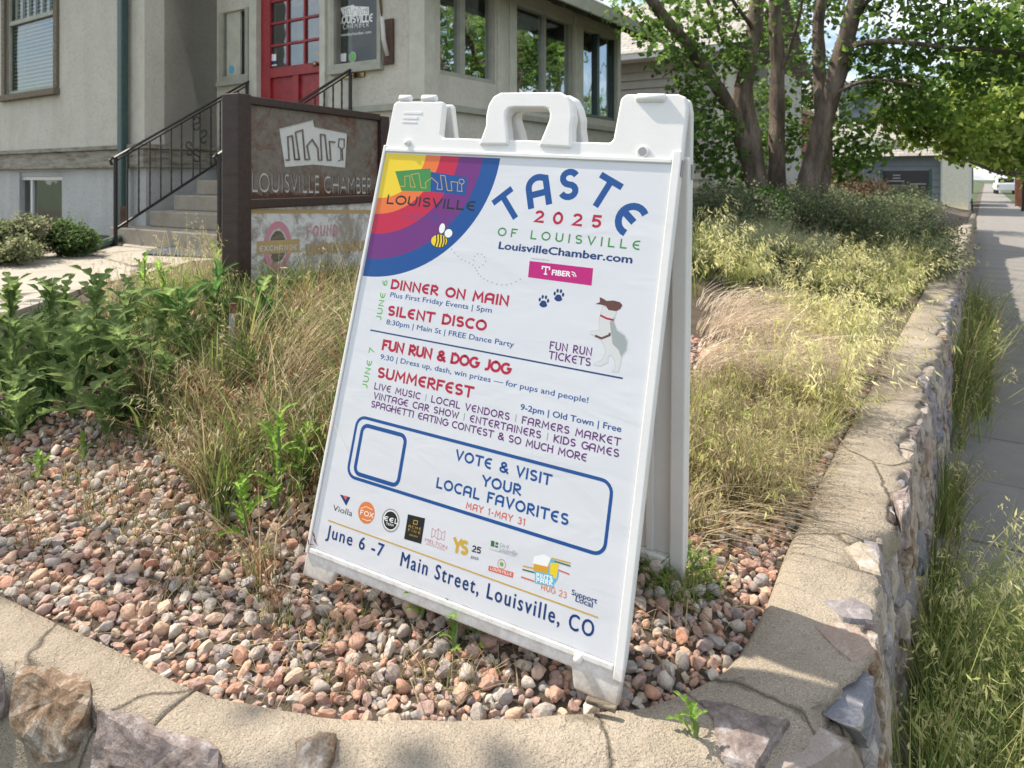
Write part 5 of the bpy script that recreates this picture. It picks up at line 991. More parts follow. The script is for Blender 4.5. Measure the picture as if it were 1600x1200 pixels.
# lower painted panel
b = MB(); b.box(.004, LEN+.0, yb, ym-.014, -.02, .0); pn = b.build('painted_panel', M['peeling'], sign, bevel=.002)
pp = Print(pn, .0006, .0002); LN = lambda u, v: SL(u, v, .001)
pp.strokes([[LN(389, 330), LN(586, 331)]], .022, 'peel_gold', 'stripe'); pp.strokes([[LN(391, 446), LN(575, 413)]], .008, 'peel_pink', 'stripe')
c = LN(434, 385); rr_ = (LN(456, 385).x-LN(412, 385).x)/2; ry_ = .128
pp.ring([tuple(c+Vector(p)) for p in circle(0, 0, rr_, 30, ry_)], [tuple(c+Vector(p)) for p in circle(0, 0, rr_*.68, 30, ry_*.72)], 'peel_pink'); pp.poly([tuple(c+Vector(p)) for p in circle(0, 0, rr_*.6, 24, ry_*.62)], 'weathered')
pp.poly([tuple(LN(*q)) for q in ((401, 397), (468, 394), (468, 373), (401, 377))], 'peel_gold'); pp.line('EXCHANGE', LN(405, 393), LN(464, 390), .028, .16, 'white_frame', gap=.3); pp.line('FOUND', LN(480, 371), LN(527, 368), .062, .16, 'peel_pink', gap=.35); pp.line('UNDERGROUND', LN(480, 399), LN(584, 391), .062, .26, 'peel_gold', gap=.25)
# old iron pipe beside the sign post
p = ground(362, 575); b = MB(); b.tube([p-Vector((0, 0, .05)), p+Vector((0, .01, .2))], .012, 8); pip = tag(b.build('iron_pipe', M['pipe_grey'], None), 'short grey iron pipe standing in the weeds below the brown sign post', 'pipe')
b = MB(); b.tube([(p.x, p.y+.01, p.z+.2), (p.x, p.y+.012, p.z+.235)], .0125, 8); b.build('rusty_end', M['rust'], pip)
# ------------------------------------------------------------------ trees
R2 = np.random.default_rng(21)
def leaves(name, centres, per, spread, size, cols, parent, n_sub=9, label=None):
    """leaf-sized faces gathered in twigs and clumps; centres: (x,y,z,r,weight)"""
    P = []; C = []; cols = np.array(cols)
    for (x, y, z, r, w_) in centres:
        ns = max(1, int(n_sub*w_)); sub = R2.normal(size=(ns, 3)); sub /= np.linalg.norm(sub, axis=1)[:, None]; sub *= (R2.random((ns, 1))**.45)*r*np.array([1, 1, .72]); sub += (x, y, z)
        cc = cols[R2.integers(0, len(cols), ns)]*R2.uniform(.75, 1.25, (ns, 1))
        q = np.repeat(sub, per, 0)+R2.normal(size=(ns*per, 3))*spread*np.array([1, 1, .55]); P.append(q); C.append(np.repeat(cc, per, 0))
    P = np.concatenate(P); C = np.concatenate(C); n = len(P); C = C*R2.uniform(.7, 1.3, (n, 1))
    a = R2.normal(size=(n, 3)); a[:, 2] -= .35; a /= np.linalg.norm(a, axis=1)[:, None]; b_ = np.cross(a, R2.normal(size=(n, 3))+[0, 0, 1.2]); b_ /= np.linalg.norm(b_, axis=1)[:, None]+1e-9; c_ = np.cross(a, b_)
    s = size*R2.uniform(.6, 1.3, (n, 1)); V = np.stack([P, P+a*s*.45+b_*s*.42-c_*s*.10, P+a*s, P+a*s*.45-b_*s*.42-c_*s*.10], 1).reshape(-1, 3)
    return npmesh(name, V, np.arange(n*4).reshape(n, 4), M['leaf'], parent, np.repeat(C, 4, 0))
def limb(parent, pts, r0, r1, name='trunk', n=10, jit=.012):
    P = resample3(pts, 7); m = len(P); b = MB(); b.tube([p+Vector((noise.noise(p*3), noise.noise(p*3+Vector((9, 9, 9))), 0))*jit*2 for p in P], [(r0+(r1-r0)*i/(m-1))*(1+.10*noise.noise(P[i]*4)) for i in range(m)], n); return b.build(name, M['bark'], parent, smooth=True)
def resample3(P, k):
    P = [Vector(p) for p in P]; out = []
    for i in range(len(P)-1):
        p0, p1, p2, p3 = P[max(i-1, 0)], P[i], P[i+1], P[min(i+2, len(P)-1)]
        for j in range(k): t = j/k; out.append(.5*((2*p1)+(p2-p0)*t+(2*p0-5*p1+4*p2-p3)*t*t+(3*p1-p0-3*p2+p3)*t**3))
    return out+[P[-1]]
DG = [(.075, .13, .03), (.10, .17, .035), (.06, .10, .028), (.13, .21, .045), (.09, .15, .045)]
LG = [(.25, .32, .07), (.31, .38, .09), (.18, .25, .05), (.36, .42, .13)]
t1 = thing('multi_trunk_tree', 'tall shade tree with five leaning bare trunks rising from the shrubs', 'tree', at(1230, 330, 8)-Vector((0, 0, 0)))
I1 = Matrix.Translation(-t1.location)
def limb_px(par, pts, r0, r1, nm='trunk', n=10): o = limb(par, [at(*p) for p in pts], r0, r1, nm, n); o.matrix_local = Matrix.Translation(-par.location); return o
limb_px(t1, [(1200, 365, 8), (1180, 290, 8), (1158, 215, 7.9), (1128, 150, 7.8), (1092, 95, 7.6), (1052, 45, 7.3), (1005, -15, 7.0), (930, -110, 6.6)], .10, .045)
limb_px(t1, [(1205, 365, 8), (1186, 290, 8), (1172, 220, 8), (1162, 150, 8), (1166, 105, 8), (1178, 50, 8), (1190, -30, 8), (1215, -160, 8)], .135, .075)
limb_px(t1, [(1228, 370, 8.3), (1216, 290, 8.3), (1214, 200, 8.4), (1215, 120, 8.5), (1211, 40, 8.5), (1206, -60, 8.6), (1190, -170, 8.6)], .11, .06)
limb_px(t1, [(1245, 375, 7.7), (1262, 290, 7.7), (1280, 215, 7.7), (1298, 150, 7.6), (1316, 80, 7.5), (1332, 20, 7.4), (1352, -50, 7.3), (1390, -160, 7)], .125, .07)
limb_px(t1, [(1262, 375, 8.2), (1280, 290, 8.2), (1288, 220, 8.3), (1282, 140, 8.4), (1278, 60, 8.5), (1288, -40, 8.6)], .12, .06)
for pts, r in (([(1318, 75, 7.5), (1360, 66, 7.2), (1410, 66, 7), (1480, 74, 6.8), (1560, 80, 6.6), (1640, 92, 6.4)], .035), ([(1332, 20, 7.4), (1372, -8, 7.2), (1440, -30, 7)], .03), ([(1165, 110, 8), (1130, 60, 8), (1105, 0, 8), (1080, -60, 8)], .035), ([(1128, 150, 7.8), (1095, 170, 7.4), (1065, 200, 7.2)], .018),
               ([(1215, 120, 8.5), (1240, 60, 8.3), (1255, -20, 8.2)], .03), ([(1092, 95, 7.6), (1060, 105, 7.3), (1035, 120, 7.1)], .018), ([(1178, 50, 8), (1150, 10, 7.6), (1120, -40, 7.3)], .03), ([(1298, 150, 7.6), (1340, 130, 7.3), (1385, 125, 7.1), (1440, 135, 6.9)], .022)):
    limb_px(t1, pts, r, r*.45, 'branch', 7)
cen = []
for (u, v, y, r, w_) in ((1030, 20, 7.4, .55, 1.2), (1090, 30, 7.6, .6, 1.3), (1140, 30, 8, .6, 1), (1060, 80, 7.3, .35, .8), (1120, 90, 7.8, .45, 1), (1085, 140, 7.3, .3, .8), (1060, 190, 7.1, .22, .6), (1045, 215, 7.1, .14, .3), (1100, 190, 7.5, .35, .9), (1120, 240, 7.6, .3, .8), (1150, 200, 8.4, .4, .9),
        (1140, 265, 8.2, .3, .7), (1190, 190, 8.8, .45, 1.1), (1200, 240, 8.9, .4, 1.0), (1215, 150, 9, .4, .8), (1240, 100, 9, .4, .6), (1240, 220, 9, .35, .9), (1200, 290, 8.9, .3, .6), (1290, 195, 8.7, .4, .8), (1310, 240, 8.5, .35, .9), (1340, 210, 8.2, .35, .7), (1330, 260, 8.6, .3, .6), (1250, 30, 8.6, .4, .4),
        (1190, 60, 9, .4, .6), (1350, 100, 7.6, .45, .8), (1385, 60, 7.4, .45, .9), (1420, 100, 7.2, .5, 1.1), (1440, 40, 7, .5, .9), (1400, 10, 7.4, .5, .8), (1460, 140, 7.2, .45, 1.0), (1380, 150, 7.6, .4, .8), (1420, 170, 7.6, .4, .8), (1500, 60, 6.8, .5, .9), (1540, 20, 6.6, .5, .9), (1580, 60, 6.5, .5, 1.0), (1480, 0, 7, .5, .8), (1510, 110, 6.8, .4, .8),
        (1575, 110, 6.6, .4, .8), (1620, 30, 6.5, .6, 1), (1320, 10, 7.6, .4, .4), (1370, 235, 8.4, .25, .5)):
    p = at(u, v, y)-t1.location; cen.append((p.x, p.y, p.z, r, w_))
for i in range(24):  # unseen upper clumps, added for the shade and dapple they throw
    p = at(R2.uniform(950, 1650), R2.uniform(-420, -60), R2.uniform(6, 9.5))-t1.location; cen.append((p.x, p.y, p.z, R2.uniform(.5, .9), 1.0))
leaves('crown', cen, 12, .085, .072, DG+[(.12, .21, .04)], t1, 25)
t2 = thing('street_tree', 'bright green street tree whose low branches hang over the sidewalk', 'tree', st(2.3, 9.5, 0)); 
tl = t2.location
limb(t2, [(0, 0, -.1), (.03, 0, 1.2), (-.02, .02, 2.1), (.05, 0, 3.6), (0, .1, 5.2)], .17, .09)
limb_px(t2, [(1700, 160, 9.3), (1640, 262, 8.9), (1580, 272, 8.6), (1540, 262, 8.4), (1500, 246, 8.2), (1478, 238, 8.1)], .04, .010, 'branch', 7)
for pts in ([(1700, 120, 9.3), (1600, 150, 8.8), (1520, 170, 8.4), (1440, 185, 8.2), (1390, 190, 8)], [(1700, 60, 9.3), (1620, 60, 9), (1560, 95, 8.7)], [(1700, 100, 9.3), (1610, 200, 8.6), (1540, 215, 8.4)]): limb_px(t2, pts, .04, .012, 'branch', 7)
cen = []
for (u, v, y, r, w_) in ((1400, 190, 8, .22, .5), (1430, 165, 8, .35, .9), (1445, 205, 8.1, .3, 1), (1480, 180, 8.2, .4, 1.1), (1490, 218, 8.2, .3, 1.1), (1530, 190, 8.4, .4, 1.2), (1540, 228, 8.4, .3, 1.2), (1580, 200, 8.6, .4, 1.3), (1590, 238, 8.7, .32, 1.3), (1610, 170, 8.8, .5, 1.2), (1560, 150, 8.6, .4, 1.0),
        (1520, 140, 8.4, .4, .8), (1470, 145, 8.2, .35, .6), (1590, 120, 8.8, .45, .9), (1540, 90, 8.8, .4, .7), (1600, 80, 9, .45, .9), (1560, 248, 8.5, .18, .6), (1500, 240, 8.2, .14, .3), (1600, 262, 8.8, .2, .6), (1640, 200, 9, .6, 1.2), (1650, 110, 9, .6, 1.2), (1590, 10, 9.5, .5, .8)):
    p = at(u, v, y)-tl; cen.append((p.x, p.y, p.z, r, w_))
for i in range(30): cen.append((R2.normal()*1.3, R2.normal()*1.3, R2.uniform(3.6, 7), .8, .9))
leaves('crown', cen, 16, .075, .075, LG+DG[3:4], t2, 30)
# trees beyond
def plain_tree(name, label, x, y, h, r, cols, per=14, nsub=40, lf=.13, nc=16, group=None):
    t = thing(name, label, 'tree', (x, y, 0), None, group); limb(t, [(0, 0, -.1), (.1, 0, h*.3), (-.05, .1, h*.6), (.1, 0, h*.85)], r*.07, r*.03)
    for k_ in range(4): a = k_*1.7; limb(t, [(0, 0, h*.3), (math.cos(a)*r*.4, math.sin(a)*r*.4, h*.5), (math.cos(a)*r*.75, math.sin(a)*r*.75, h*.68)], r*.03, r*.01, 'branch', 6)
    leaves('crown', [(*(R2.normal(size=2)*r*.42), h*R2.uniform(.42, .95), r*.42, 1) for _ in range(nc)], per, r*.09, lf, cols, t, nsub); return t
PG = [(.10, .17, .04), (.14, .21, .05), (.08, .14, .03)]
for (s_a, t_a, h, r, lab) in ((-3.2, 60, 9, 3.6, 'pale green tree closing the left side of the far street'), (3.0, 78, 11, 4.2, 'pale round tree standing over the far end of the sidewalk'), (-1.5, 100, 9, 4, 'hazy green tree farthest away up the sidewalk')):
    p = st(s_a, t_a); plain_tree('distant_tree', lab, p.x, p.y, h, r, PG, lf=.3, nc=16, nsub=30, group='trees far up the street')
p = st(-6.5, 25); plain_tree('broad_tree', 'dark leafy tree standing behind the grey clapboard house', p.x, p.y, 8.5, 2.6, DG, nsub=36, lf=.16)
# street trees behind the camera and across the road: what the porch windows mirror and what throws the dapple
for (s_a, t_a, h, r) in ((14, 6, 9.5, 3.4), (13, 14, 9, 3.2), (2.4, 17.5, 7.5, 2.3)):
    p = st(s_a, t_a); lab = {5.0: 'parkway tree standing behind the photographer by the road', 14: 'shade tree across the road opposite the porch', 13: 'shade tree across the road farther up', 15: 'shade tree across the road behind the photographer', 2.4: 'second parkway tree beyond the bright green one'}[s_a]
    plain_tree('shade_tree', lab, p.x, p.y, h, r, DG+LG[:1], nsub=26, lf=.16, nc=14, group='street trees along the road')
plain_tree('yard_tree', 'light leafy tree in the yard left of the picture whose shade dapples the gravel', -4.3, 3.0, 6.3, 1.9, DG+LG[:1], per=12, nsub=10, lf=.10, nc=14)
# ------------------------------------------------------------------ grasses
R3 = np.random.default_rng(33)
def blades(name, roots, h, lean, wd, cA, cB, seg=4, heads=None, parent=None, wind=None, headcol=None, hl=.022, hn=9, droop=.35, kind='stuff'):
    n = len(roots); roots = np.asarray(roots, float); h = np.broadcast_to(h, n) if np.ndim(h) else np.full(n, h); lean = np.broadcast_to(lean, n); ph = R3.uniform(0, 6.283, n) if wind is None else R3.normal(wind[0], wind[1], n)
    D = np.c_[np.cos(ph), np.sin(ph), np.zeros(n)]; ps = ph+R3.uniform(.7, 2.4, n); Sd = np.c_[np.cos(ps), np.sin(ps), np.zeros(n)]
    h = h*np.array([1+.75*noise.noise(Vector((x*7+3, y*7, 1.7))) for x, y in roots[:, :2]]) if n > 400 else h
    t = np.linspace(0, 1, seg+1)[None, :, None]; H = h[:, None, None]; Ln = lean[:, None, None]
    P = roots[:, None, :]+np.array([0, 0, 1.])*H*(t-droop*Ln*t**2.2)+D[:, None, :]*H*Ln*t**1.7
    W = (wd*R3.uniform(.6, 1.3, n))[:, None, None]*(1-.92*t**1.5)*.5; A = P-Sd[:, None, :]*W; B = P+Sd[:, None, :]*W
    V = np.stack([A, B], 2).reshape(-1, 3); k_ = (seg+1)*2; base_ = np.arange(n)[:, None]*k_; j = np.arange(seg)[None, :]*2
    Q = np.stack([base_+j, base_+j+1, base_+j+3, base_+j+2], -1).reshape(-1, 4)
    cA = np.array(cA); cB = np.array(cB); nf = np.array([noise.noise(Vector((x*9, y*9, len(name)))) for x, y in roots[:, :2]]); n2 = np.array([noise.noise(Vector((x*14+7, y*14, 3.3+len(name)))) for x, y in roots[:, :2]])
    pick = lambda cc: cc[np.clip(((n2*1.1+.5)*len(cc)+R3.normal(size=n)*.9).astype(int), 0, len(cc)-1)]
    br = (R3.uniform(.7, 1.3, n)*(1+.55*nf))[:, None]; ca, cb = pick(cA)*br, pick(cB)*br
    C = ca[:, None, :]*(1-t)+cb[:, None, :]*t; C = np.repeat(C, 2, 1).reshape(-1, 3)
    if heads:
        sel = np.where(R3.random(n) < heads)[0]; ns = len(sel); m = hn
        tt = 1-.36*R3.random((ns, m, 1))**1.5; Ph = roots[sel][:, None, :]+np.array([0, 0, 1.])*h[sel][:, None, None]*(tt-droop*lean[sel][:, None, None]*tt**2.2)+D[sel][:, None, :]*h[sel][:, None, None]*lean[sel][:, None, None]*tt**1.7
        dirn = D[sel][:, None, :]*.6+R3.normal(size=(ns, m, 3))*.45+np.array([0, 0, -.75]); dirn /= np.linalg.norm(dirn, axis=2)[:, :, None]; off = R3.normal(size=(ns, m, 3))*hl*.4; Ph = Ph+off
        sd_ = np.cross(dirn, R3.normal(size=(ns, m, 3))); sd_ /= np.linalg.norm(sd_, axis=2)[:, :, None]; ll = hl*R3.uniform(.7, 1.4, (ns, m, 1)); ww = ll*.09
        HV = np.stack([Ph, Ph+dirn*ll*.4+sd_*ww, Ph+dirn*ll, Ph+dirn*ll*.4-sd_*ww], 2).reshape(-1, 3); HQ = np.arange(len(HV)).reshape(-1, 4)+len(V)
        hc = np.array(headcol)[R3.integers(0, len(headcol), ns)]*R3.uniform(.75, 1.3, (ns, 1)); V = np.concatenate([V, HV]); Q = np.concatenate([Q, HQ]); C = np.concatenate([C, np.repeat(hc, m*4, 0)])
    o = npmesh(name, V, Q, M['grass'], parent, C)
    return tag(o, kind=kind) if kind else o
def inpoly(pts, poly):
    x, y = pts[:, 0], pts[:, 1]; c = np.zeros(len(pts), bool); n = len(poly)
    for i in range(n):
        x1, y1 = poly[i]; x2, y2 = poly[(i+1) % n]; k_ = ((y1 > y) != (y2 > y)) & (x < (x2-x1)*(y-y1)/(y2-y1+1e-12)+x1); c ^= k_
    return c
def on_bed(pix, n, clump=0):
    """random roots on the bed inside an outline picked on the photo"""
    W = [ground(*p) for p in pix]; poly = [(p.x, p.y) for p in W]; xs = [p[0] for p in poly]; ys = [p[1] for p in poly]
    P = np.c_[R3.uniform(min(xs), max(xs), n*3), R3.uniform(min(ys), max(ys), n*3)]
    if clump: c = np.c_[R3.uniform(min(xs), max(xs), clump), R3.uniform(min(ys), max(ys), clump)]; P = c[R3.integers(0, clump, n*3)]+R3.normal(size=(n*3, 2))*.035
    P = P[inpoly(P, poly)]; d = indist(P[:, 0], P[:, 1]); P = P[d > .015][:n]; return np.c_[P, gz(P[:, 0], P[:, 1])-.01]
STRAW = [(.38, .32, .19), (.48, .41, .27), (.27, .21, .12), (.42, .35, .24)]; GRN = [(.10, .16, .04), (.15, .21, .055), (.07, .12, .03), (.20, .25, .07)]; OLV = [(.16, .16, .06), (.22, .20, .08), (.12, .13, .045), (.26, .20, .11)]
RED = [(.20, .10, .06), (.26, .14, .08)]; HY = [(.44, .44, .17), (.55, .51, .24), (.34, .38, .13)]
def gr(name, label, pix, n, hr, lr, wd, cols, tips=None, clump=0, **kw):
    r = on_bed(pix, n, clump); m = len(r); o = blades(name, r, R3.uniform(hr[0], hr[1], m), R3.uniform(lr[0], lr[1], m), wd, cols, tips or cols, **kw); tag(o, label, 'grass'); return o
mid = [(215, 640), (260, 540), (330, 505), (450, 495), (560, 480), (575, 560), (560, 700), (505, 850), (480, 935), (400, 930), (350, 840), (280, 740), (215, 700)]
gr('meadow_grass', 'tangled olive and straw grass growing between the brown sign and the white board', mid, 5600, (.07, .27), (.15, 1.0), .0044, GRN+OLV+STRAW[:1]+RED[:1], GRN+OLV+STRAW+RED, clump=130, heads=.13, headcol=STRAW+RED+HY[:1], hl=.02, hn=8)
gr('broad_grass', 'broader green grass blades rising through the tangled olive grass', mid, 900, (.10, .32), (.2, .9), .0075, GRN+[(.06, .10, .03)], GRN+[(.22, .28, .08)], clump=60, seg=5)
gr('dry_straw', 'bleached dry stalks leaning beside the left edge of the white board', [(380, 560), (560, 500), (575, 620), (500, 760), (400, 700)], 1100, (.12, .42), (.5, 1.3), .0035, STRAW, wind=(.5, .9), heads=.1, headcol=STRAW, hl=.02)
gr('thin_grass', 'sparse reddish and green grass tufts poking through the gravel on the left', [(0, 700), (215, 660), (330, 760), (430, 900), (470, 1010), (420, 1010), (200, 900), (0, 860)], 900, (.03, .12), (.2, .9), .0028, OLV+GRN+RED, STRAW+OLV+RED, clump=46, heads=.1, headcol=STRAW+RED, hl=.015, hn=5)
gr('dead_litter', 'dry grass litter and dead stems lying loose on the gravel', [(0, 720), (300, 700), (1080, 700), (1240, 760), (1130, 1000), (900, 1090), (500, 1100), (0, 930)], 1500, (.03, .10), (1.4, 2.4), .0026, STRAW+RED, droop=.42)
gr('front_tufts', 'few small grass tufts among the pebbles in front of the white board', [(500, 960), (640, 960), (900, 1060), (880, 1100), (520, 1090), (440, 1060)], 260, (.03, .085), (.2, .9), .0026, OLV+GRN+RED, STRAW+OLV, clump=13, heads=.1, headcol=RED, hl=.012, hn=5)
gr('undergrowth', 'dark low small-leaved growth beneath the lettuce weeds at the left edge', [(0, 720), (200, 700), (300, 620), (280, 520), (0, 500)], 4200, (.03, .14), (.3, 1.0), .010, [(.06, .11, .03), (.08, .14, .04), (.045, .085, .025)], clump=90)
low = [(120, 505), (250, 470), (360, 450), (570, 440), (570, 500), (400, 520), (260, 560), (150, 600)]
gr('green_ground_cover', 'low green growth under the brown sign', low, 3800, (.05, .22), (.2, .9), .006, GRN+[(.12, .20, .04)], GRN+[(.20, .28, .06)]+HY[:1], clump=90, heads=.1, headcol=HY, hl=.014)
gr('path_edge_grass', 'pale nodding seed grass along the concrete path', [(150, 470), (320, 432), (560, 425), (560, 450), (330, 470), (160, 520)], 900, (.12, .34), (.1, .5), .003, STRAW+HY, heads=.35, headcol=STRAW+HY, hl=.016, hn=12)
right = [(1105, 850), (1215, 760), (1290, 690), (1350, 600), (1400, 540), (1440, 470), (1440, 430), (1085, 425), (1080, 700)]
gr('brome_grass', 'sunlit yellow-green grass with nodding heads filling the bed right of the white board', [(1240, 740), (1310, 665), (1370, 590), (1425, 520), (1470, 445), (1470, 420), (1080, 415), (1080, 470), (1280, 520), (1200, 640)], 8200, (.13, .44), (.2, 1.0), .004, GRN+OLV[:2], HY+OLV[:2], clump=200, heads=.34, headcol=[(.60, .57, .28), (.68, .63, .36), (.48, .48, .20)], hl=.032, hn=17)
gr('bleached_grass', 'mat of bleached straw lying flat in the middle of the right bed', [(1085, 470), (1200, 470), (1300, 540), (1310, 590), (1230, 640), (1085, 600)], 4200, (.12, .34), (.9, 1.7), .0034, [(.70, .62, .52), (.62, .54, .44), (.52, .45, .37), (.34, .26, .17)], wind=(-.35, .5), heads=.1, headcol=STRAW, hl=.02, droop=.48, clump=120)
gr('dry_tufts', 'green and tan grass tufts near the wall right of the white board', [(1060, 600), (1240, 640), (1335, 600), (1300, 700), (1240, 790), (1165, 860), (1060, 840)], 7500, (.06, .22), (.2, .9), .0034, OLV+STRAW[:2]+GRN[:2], STRAW+OLV+HY[:1], clump=230, heads=.22, headcol=HY+STRAW, hl=.02, hn=8)
gr('fallen_twigs', 'bare pale stalks lying over the gravel right of the white board', [(1060, 700), (1200, 700), (1180, 830), (1060, 870)], 300, (.12, .24), (1.2, 1.9), .005, STRAW+[(.4, .34, .25)], wind=(-.3, .25), droop=.5)
gr('bright_tuft', 'small bright green sunlit weeds behind the foot of the white board', [(1010, 880), (1110, 870), (1130, 930), (1060, 960), (1000, 930)], 380, (.02, .08), (.4, 1.2), .006, [(.12, .21, .04), (.17, .27, .05), (.30, .32, .10)], clump=22)
# the strip at the foot of the wall on the sidewalk side
def foot(n, t0, t1, s0, s1, cl):
    t = R3.uniform(t0, t1, cl); c = t[R3.integers(0, cl, n)]+R3.normal(size=n)*.05; s = R3.uniform(s0, s1, n); return np.c_[c*SN+s*CS, c*CS-s*SN, np.zeros(n)-.01]
def foot_s(n, t0, t1, s0, s1, cl): return foot(n, t0, t1, s0, s1, cl)
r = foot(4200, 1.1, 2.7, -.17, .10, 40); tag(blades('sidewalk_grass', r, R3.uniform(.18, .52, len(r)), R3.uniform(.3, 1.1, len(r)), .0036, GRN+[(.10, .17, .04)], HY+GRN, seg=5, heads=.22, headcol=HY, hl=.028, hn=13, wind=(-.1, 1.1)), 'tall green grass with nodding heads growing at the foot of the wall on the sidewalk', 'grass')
r = foot(1900, 2.5, 7.5, -.19, -.10, 24); tag(blades('wall_foot_weeds', r, R3.uniform(.06, .34, len(r)), R3.uniform(.1, .6, len(r)), .004, GRN+OLV[:1], GRN+HY[:1]+OLV, heads=.12, headcol=HY+STRAW, hl=.022, hn=9, wind=(-.2, 1.0)), 'thin shaded weeds between the far stretch of wall and the sidewalk', 'grass')
r = foot(1900, 5.2, 10, -.24, .04, 50); tag(blades('overhanging_weeds', r, R3.uniform(.2, .62, len(r)), R3.uniform(.2, .7, len(r)), .007, GRN+OLV[:2], GRN+HY[:1]+OLV, heads=.15, headcol=HY, hl=.03, hn=8), 'loose green weeds spilling over the far sidewalk edge below the shrubs', 'grass')
r = foot(700, 1.5, 3.6, -.1, .25, 16); tag(blades('nodding_grass', r, R3.uniform(.28, .5, len(r)), R3.uniform(.5, 1.2, len(r)), .0036, GRN+HY[:1], HY, seg=5, heads=.5, headcol=[(.60, .57, .28), (.66, .62, .36)], hl=.03, hn=15, wind=(-.2, .8)), 'pale nodding grass heads leaning out over the sidewalk', 'grass')
# ------------------------------------------------------------------ leafy weeds, leaf by leaf
def leafmesh(k_, lobes, wid, col, jag=.5, curl=.35):
    rr = np.random.default_rng(k_); n = lobes*4; V = []; Q = []; C = []
    for i in range(n+1):
        t = i/n; prof_ = (math.sin(math.pi*min(1, t**.75*1.0+.02))**.8)*(.45+.55*t); ph = (i % 4)/4; lob = 1-jag*(1-[.15, .75, 1, .35][i % 4]); w_ = wid*prof_*lob+.006; x = t; z = .30*math.sin(t*1.9)-curl*t**2.4; fw = .05*[0, .3, .9, .5][i % 4]
        V += [(x+fw, -w_, z+w_*.35), (x, -w_*.45, z+w_*.02), (x, 0, z-w_*.12), (x, w_*.45, z+w_*.02), (x+fw, w_, z+w_*.35)]; c_ = np.array(col)*rr.uniform(.85, 1.15); C += [c_*1.05, c_, c_*1.7, c_, c_*1.05]
        if i: b_ = i*5; Q += [(b_-5+j, b_-4+j, b_+1+j, b_+j) for j in range(4)]
    o = npmesh('leaf', np.array(V), np.array(Q), M['leaf'], None, np.array(C), True); me = o.data; bpy.data.objects.remove(o); return me
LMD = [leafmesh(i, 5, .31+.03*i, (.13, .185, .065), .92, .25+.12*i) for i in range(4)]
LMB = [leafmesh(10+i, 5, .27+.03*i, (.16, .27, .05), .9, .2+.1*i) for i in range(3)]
LMP = [leafmesh(20+i, 4, .16, (.06, .13, .035), .25, .3) for i in range(3)]
def weed(name, label, p, h, nl, ll, lm, group=None, spread=1.0, seed=0, col=(.09, .14, .05)):
    rr = random.Random(seed); o = thing(name, label, 'weed', p, None, group); a = rr.uniform(0, 6)
    top = Vector((rr.uniform(-.05, .05), rr.uniform(-.05, .05), h)); b = MB(); b.tube([(0, 0, -.02), top*.5+Vector((.008, 0, 0)), top], [.005, .004, .002], 6); s_ = b.build('stem', M['weed_stem'], o)
    for i in range(nl):
        f = i/nl; a += 2.4; L_ = ll*(1-.45*f)*rr.uniform(.55, 1.3); q = top*(f**.9)
        m = Matrix.Translation(q) @ Matrix.Rotation(a, 4, 'Z') @ Matrix.Rotation(-math.radians(rr.uniform(20, 55)+25*f), 4, 'Y') @ Matrix.Rotation(rr.uniform(-.4, .4), 4, 'X') @ Matrix.Scale(L_*spread, 4)
        c = bpy.data.objects.new('leaf', rr.choice(lm)); COL.objects.link(c); c.parent = o; c.matrix_local = m
    return o
simple('weed_stem', (.13, .18, .07), .6, var=.2)
gl_ = 'prickly lettuce weeds in the left of the bed'
wl = [(15, 640, .36, 'big dark lettuce weed cut by the left edge of the picture'), (62, 610, .44, 'tallest dark prickly lettuce, its crown above the path edge on the left'), (112, 655, .34, 'dark lettuce weed directly behind the upper left gravel'), (150, 600, .40, 'dark prickly lettuce between the tallest one and the next clump'), (205, 640, .30, 'prickly lettuce with arching pale midribs left of the grass'), (240, 590, .30, 'leafy weed right of the dark lettuce clump'), (165, 690, .20, 'small lettuce seedling in front of the dark clump'), (30, 690, .20, 'low lettuce weed at the left edge beside the gravel'),
      (95, 560, .30, 'lettuce weed behind the tallest dark one'), (290, 560, .26, 'broad leafed weed left of the iron pipe'), (410, 545, .24, 'broad leafed weed right of the iron pipe'), (330, 530, .26, 'upright leafed weed directly behind the iron pipe'), (10, 560, .30, 'lettuce weed behind the one at the left edge'), (250, 655, .2, 'small weed where the gravel meets the olive grass'), (190, 560, .3, 'lettuce weed at the back of the dark clump')]
for i, (u, v, h, lab) in enumerate(wl): weed('lettuce_weed', lab, ground(u, v), h*.85, 14, .20 if h > .25 else .16, LMD if i < 9 or i > 11 else LMP+LMD[:1], gl_, 1, i)
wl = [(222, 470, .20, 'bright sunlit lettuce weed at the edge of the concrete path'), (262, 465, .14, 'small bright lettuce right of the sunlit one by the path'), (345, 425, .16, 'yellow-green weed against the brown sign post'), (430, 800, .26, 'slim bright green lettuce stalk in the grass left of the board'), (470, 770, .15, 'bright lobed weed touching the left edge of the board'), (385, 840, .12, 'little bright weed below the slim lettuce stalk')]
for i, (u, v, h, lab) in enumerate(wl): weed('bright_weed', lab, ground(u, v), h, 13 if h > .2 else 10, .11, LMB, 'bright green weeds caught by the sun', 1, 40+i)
wl = [(655, 965, .07, 'small green weed under the lower edge of the board, left one'), (705, 1020, .08, 'small lobed weed in the pebbles below the board'), (1090, 905, .07, 'dark leafed weed beside the rear foot of the board'), (745, 1010, .05, 'tiny seedling right of the lobed weed'), (60, 745, .07, 'small weed in the gravel at the left edge'), (130, 720, .06, 'tiny weed at the upper edge of the gravel'), (900, 1170, .05, 'sprig growing from the crack in the cap')]
for i, (u, v, h, lab) in enumerate(wl):
    weed('gravel_weed', lab, ground(u, v) if v < 1100 else on_z(1082, 1150, .668), h, 9, .055, LMB if i != 2 else LMD, 'small weeds among the pebbles', 1, 60+i)
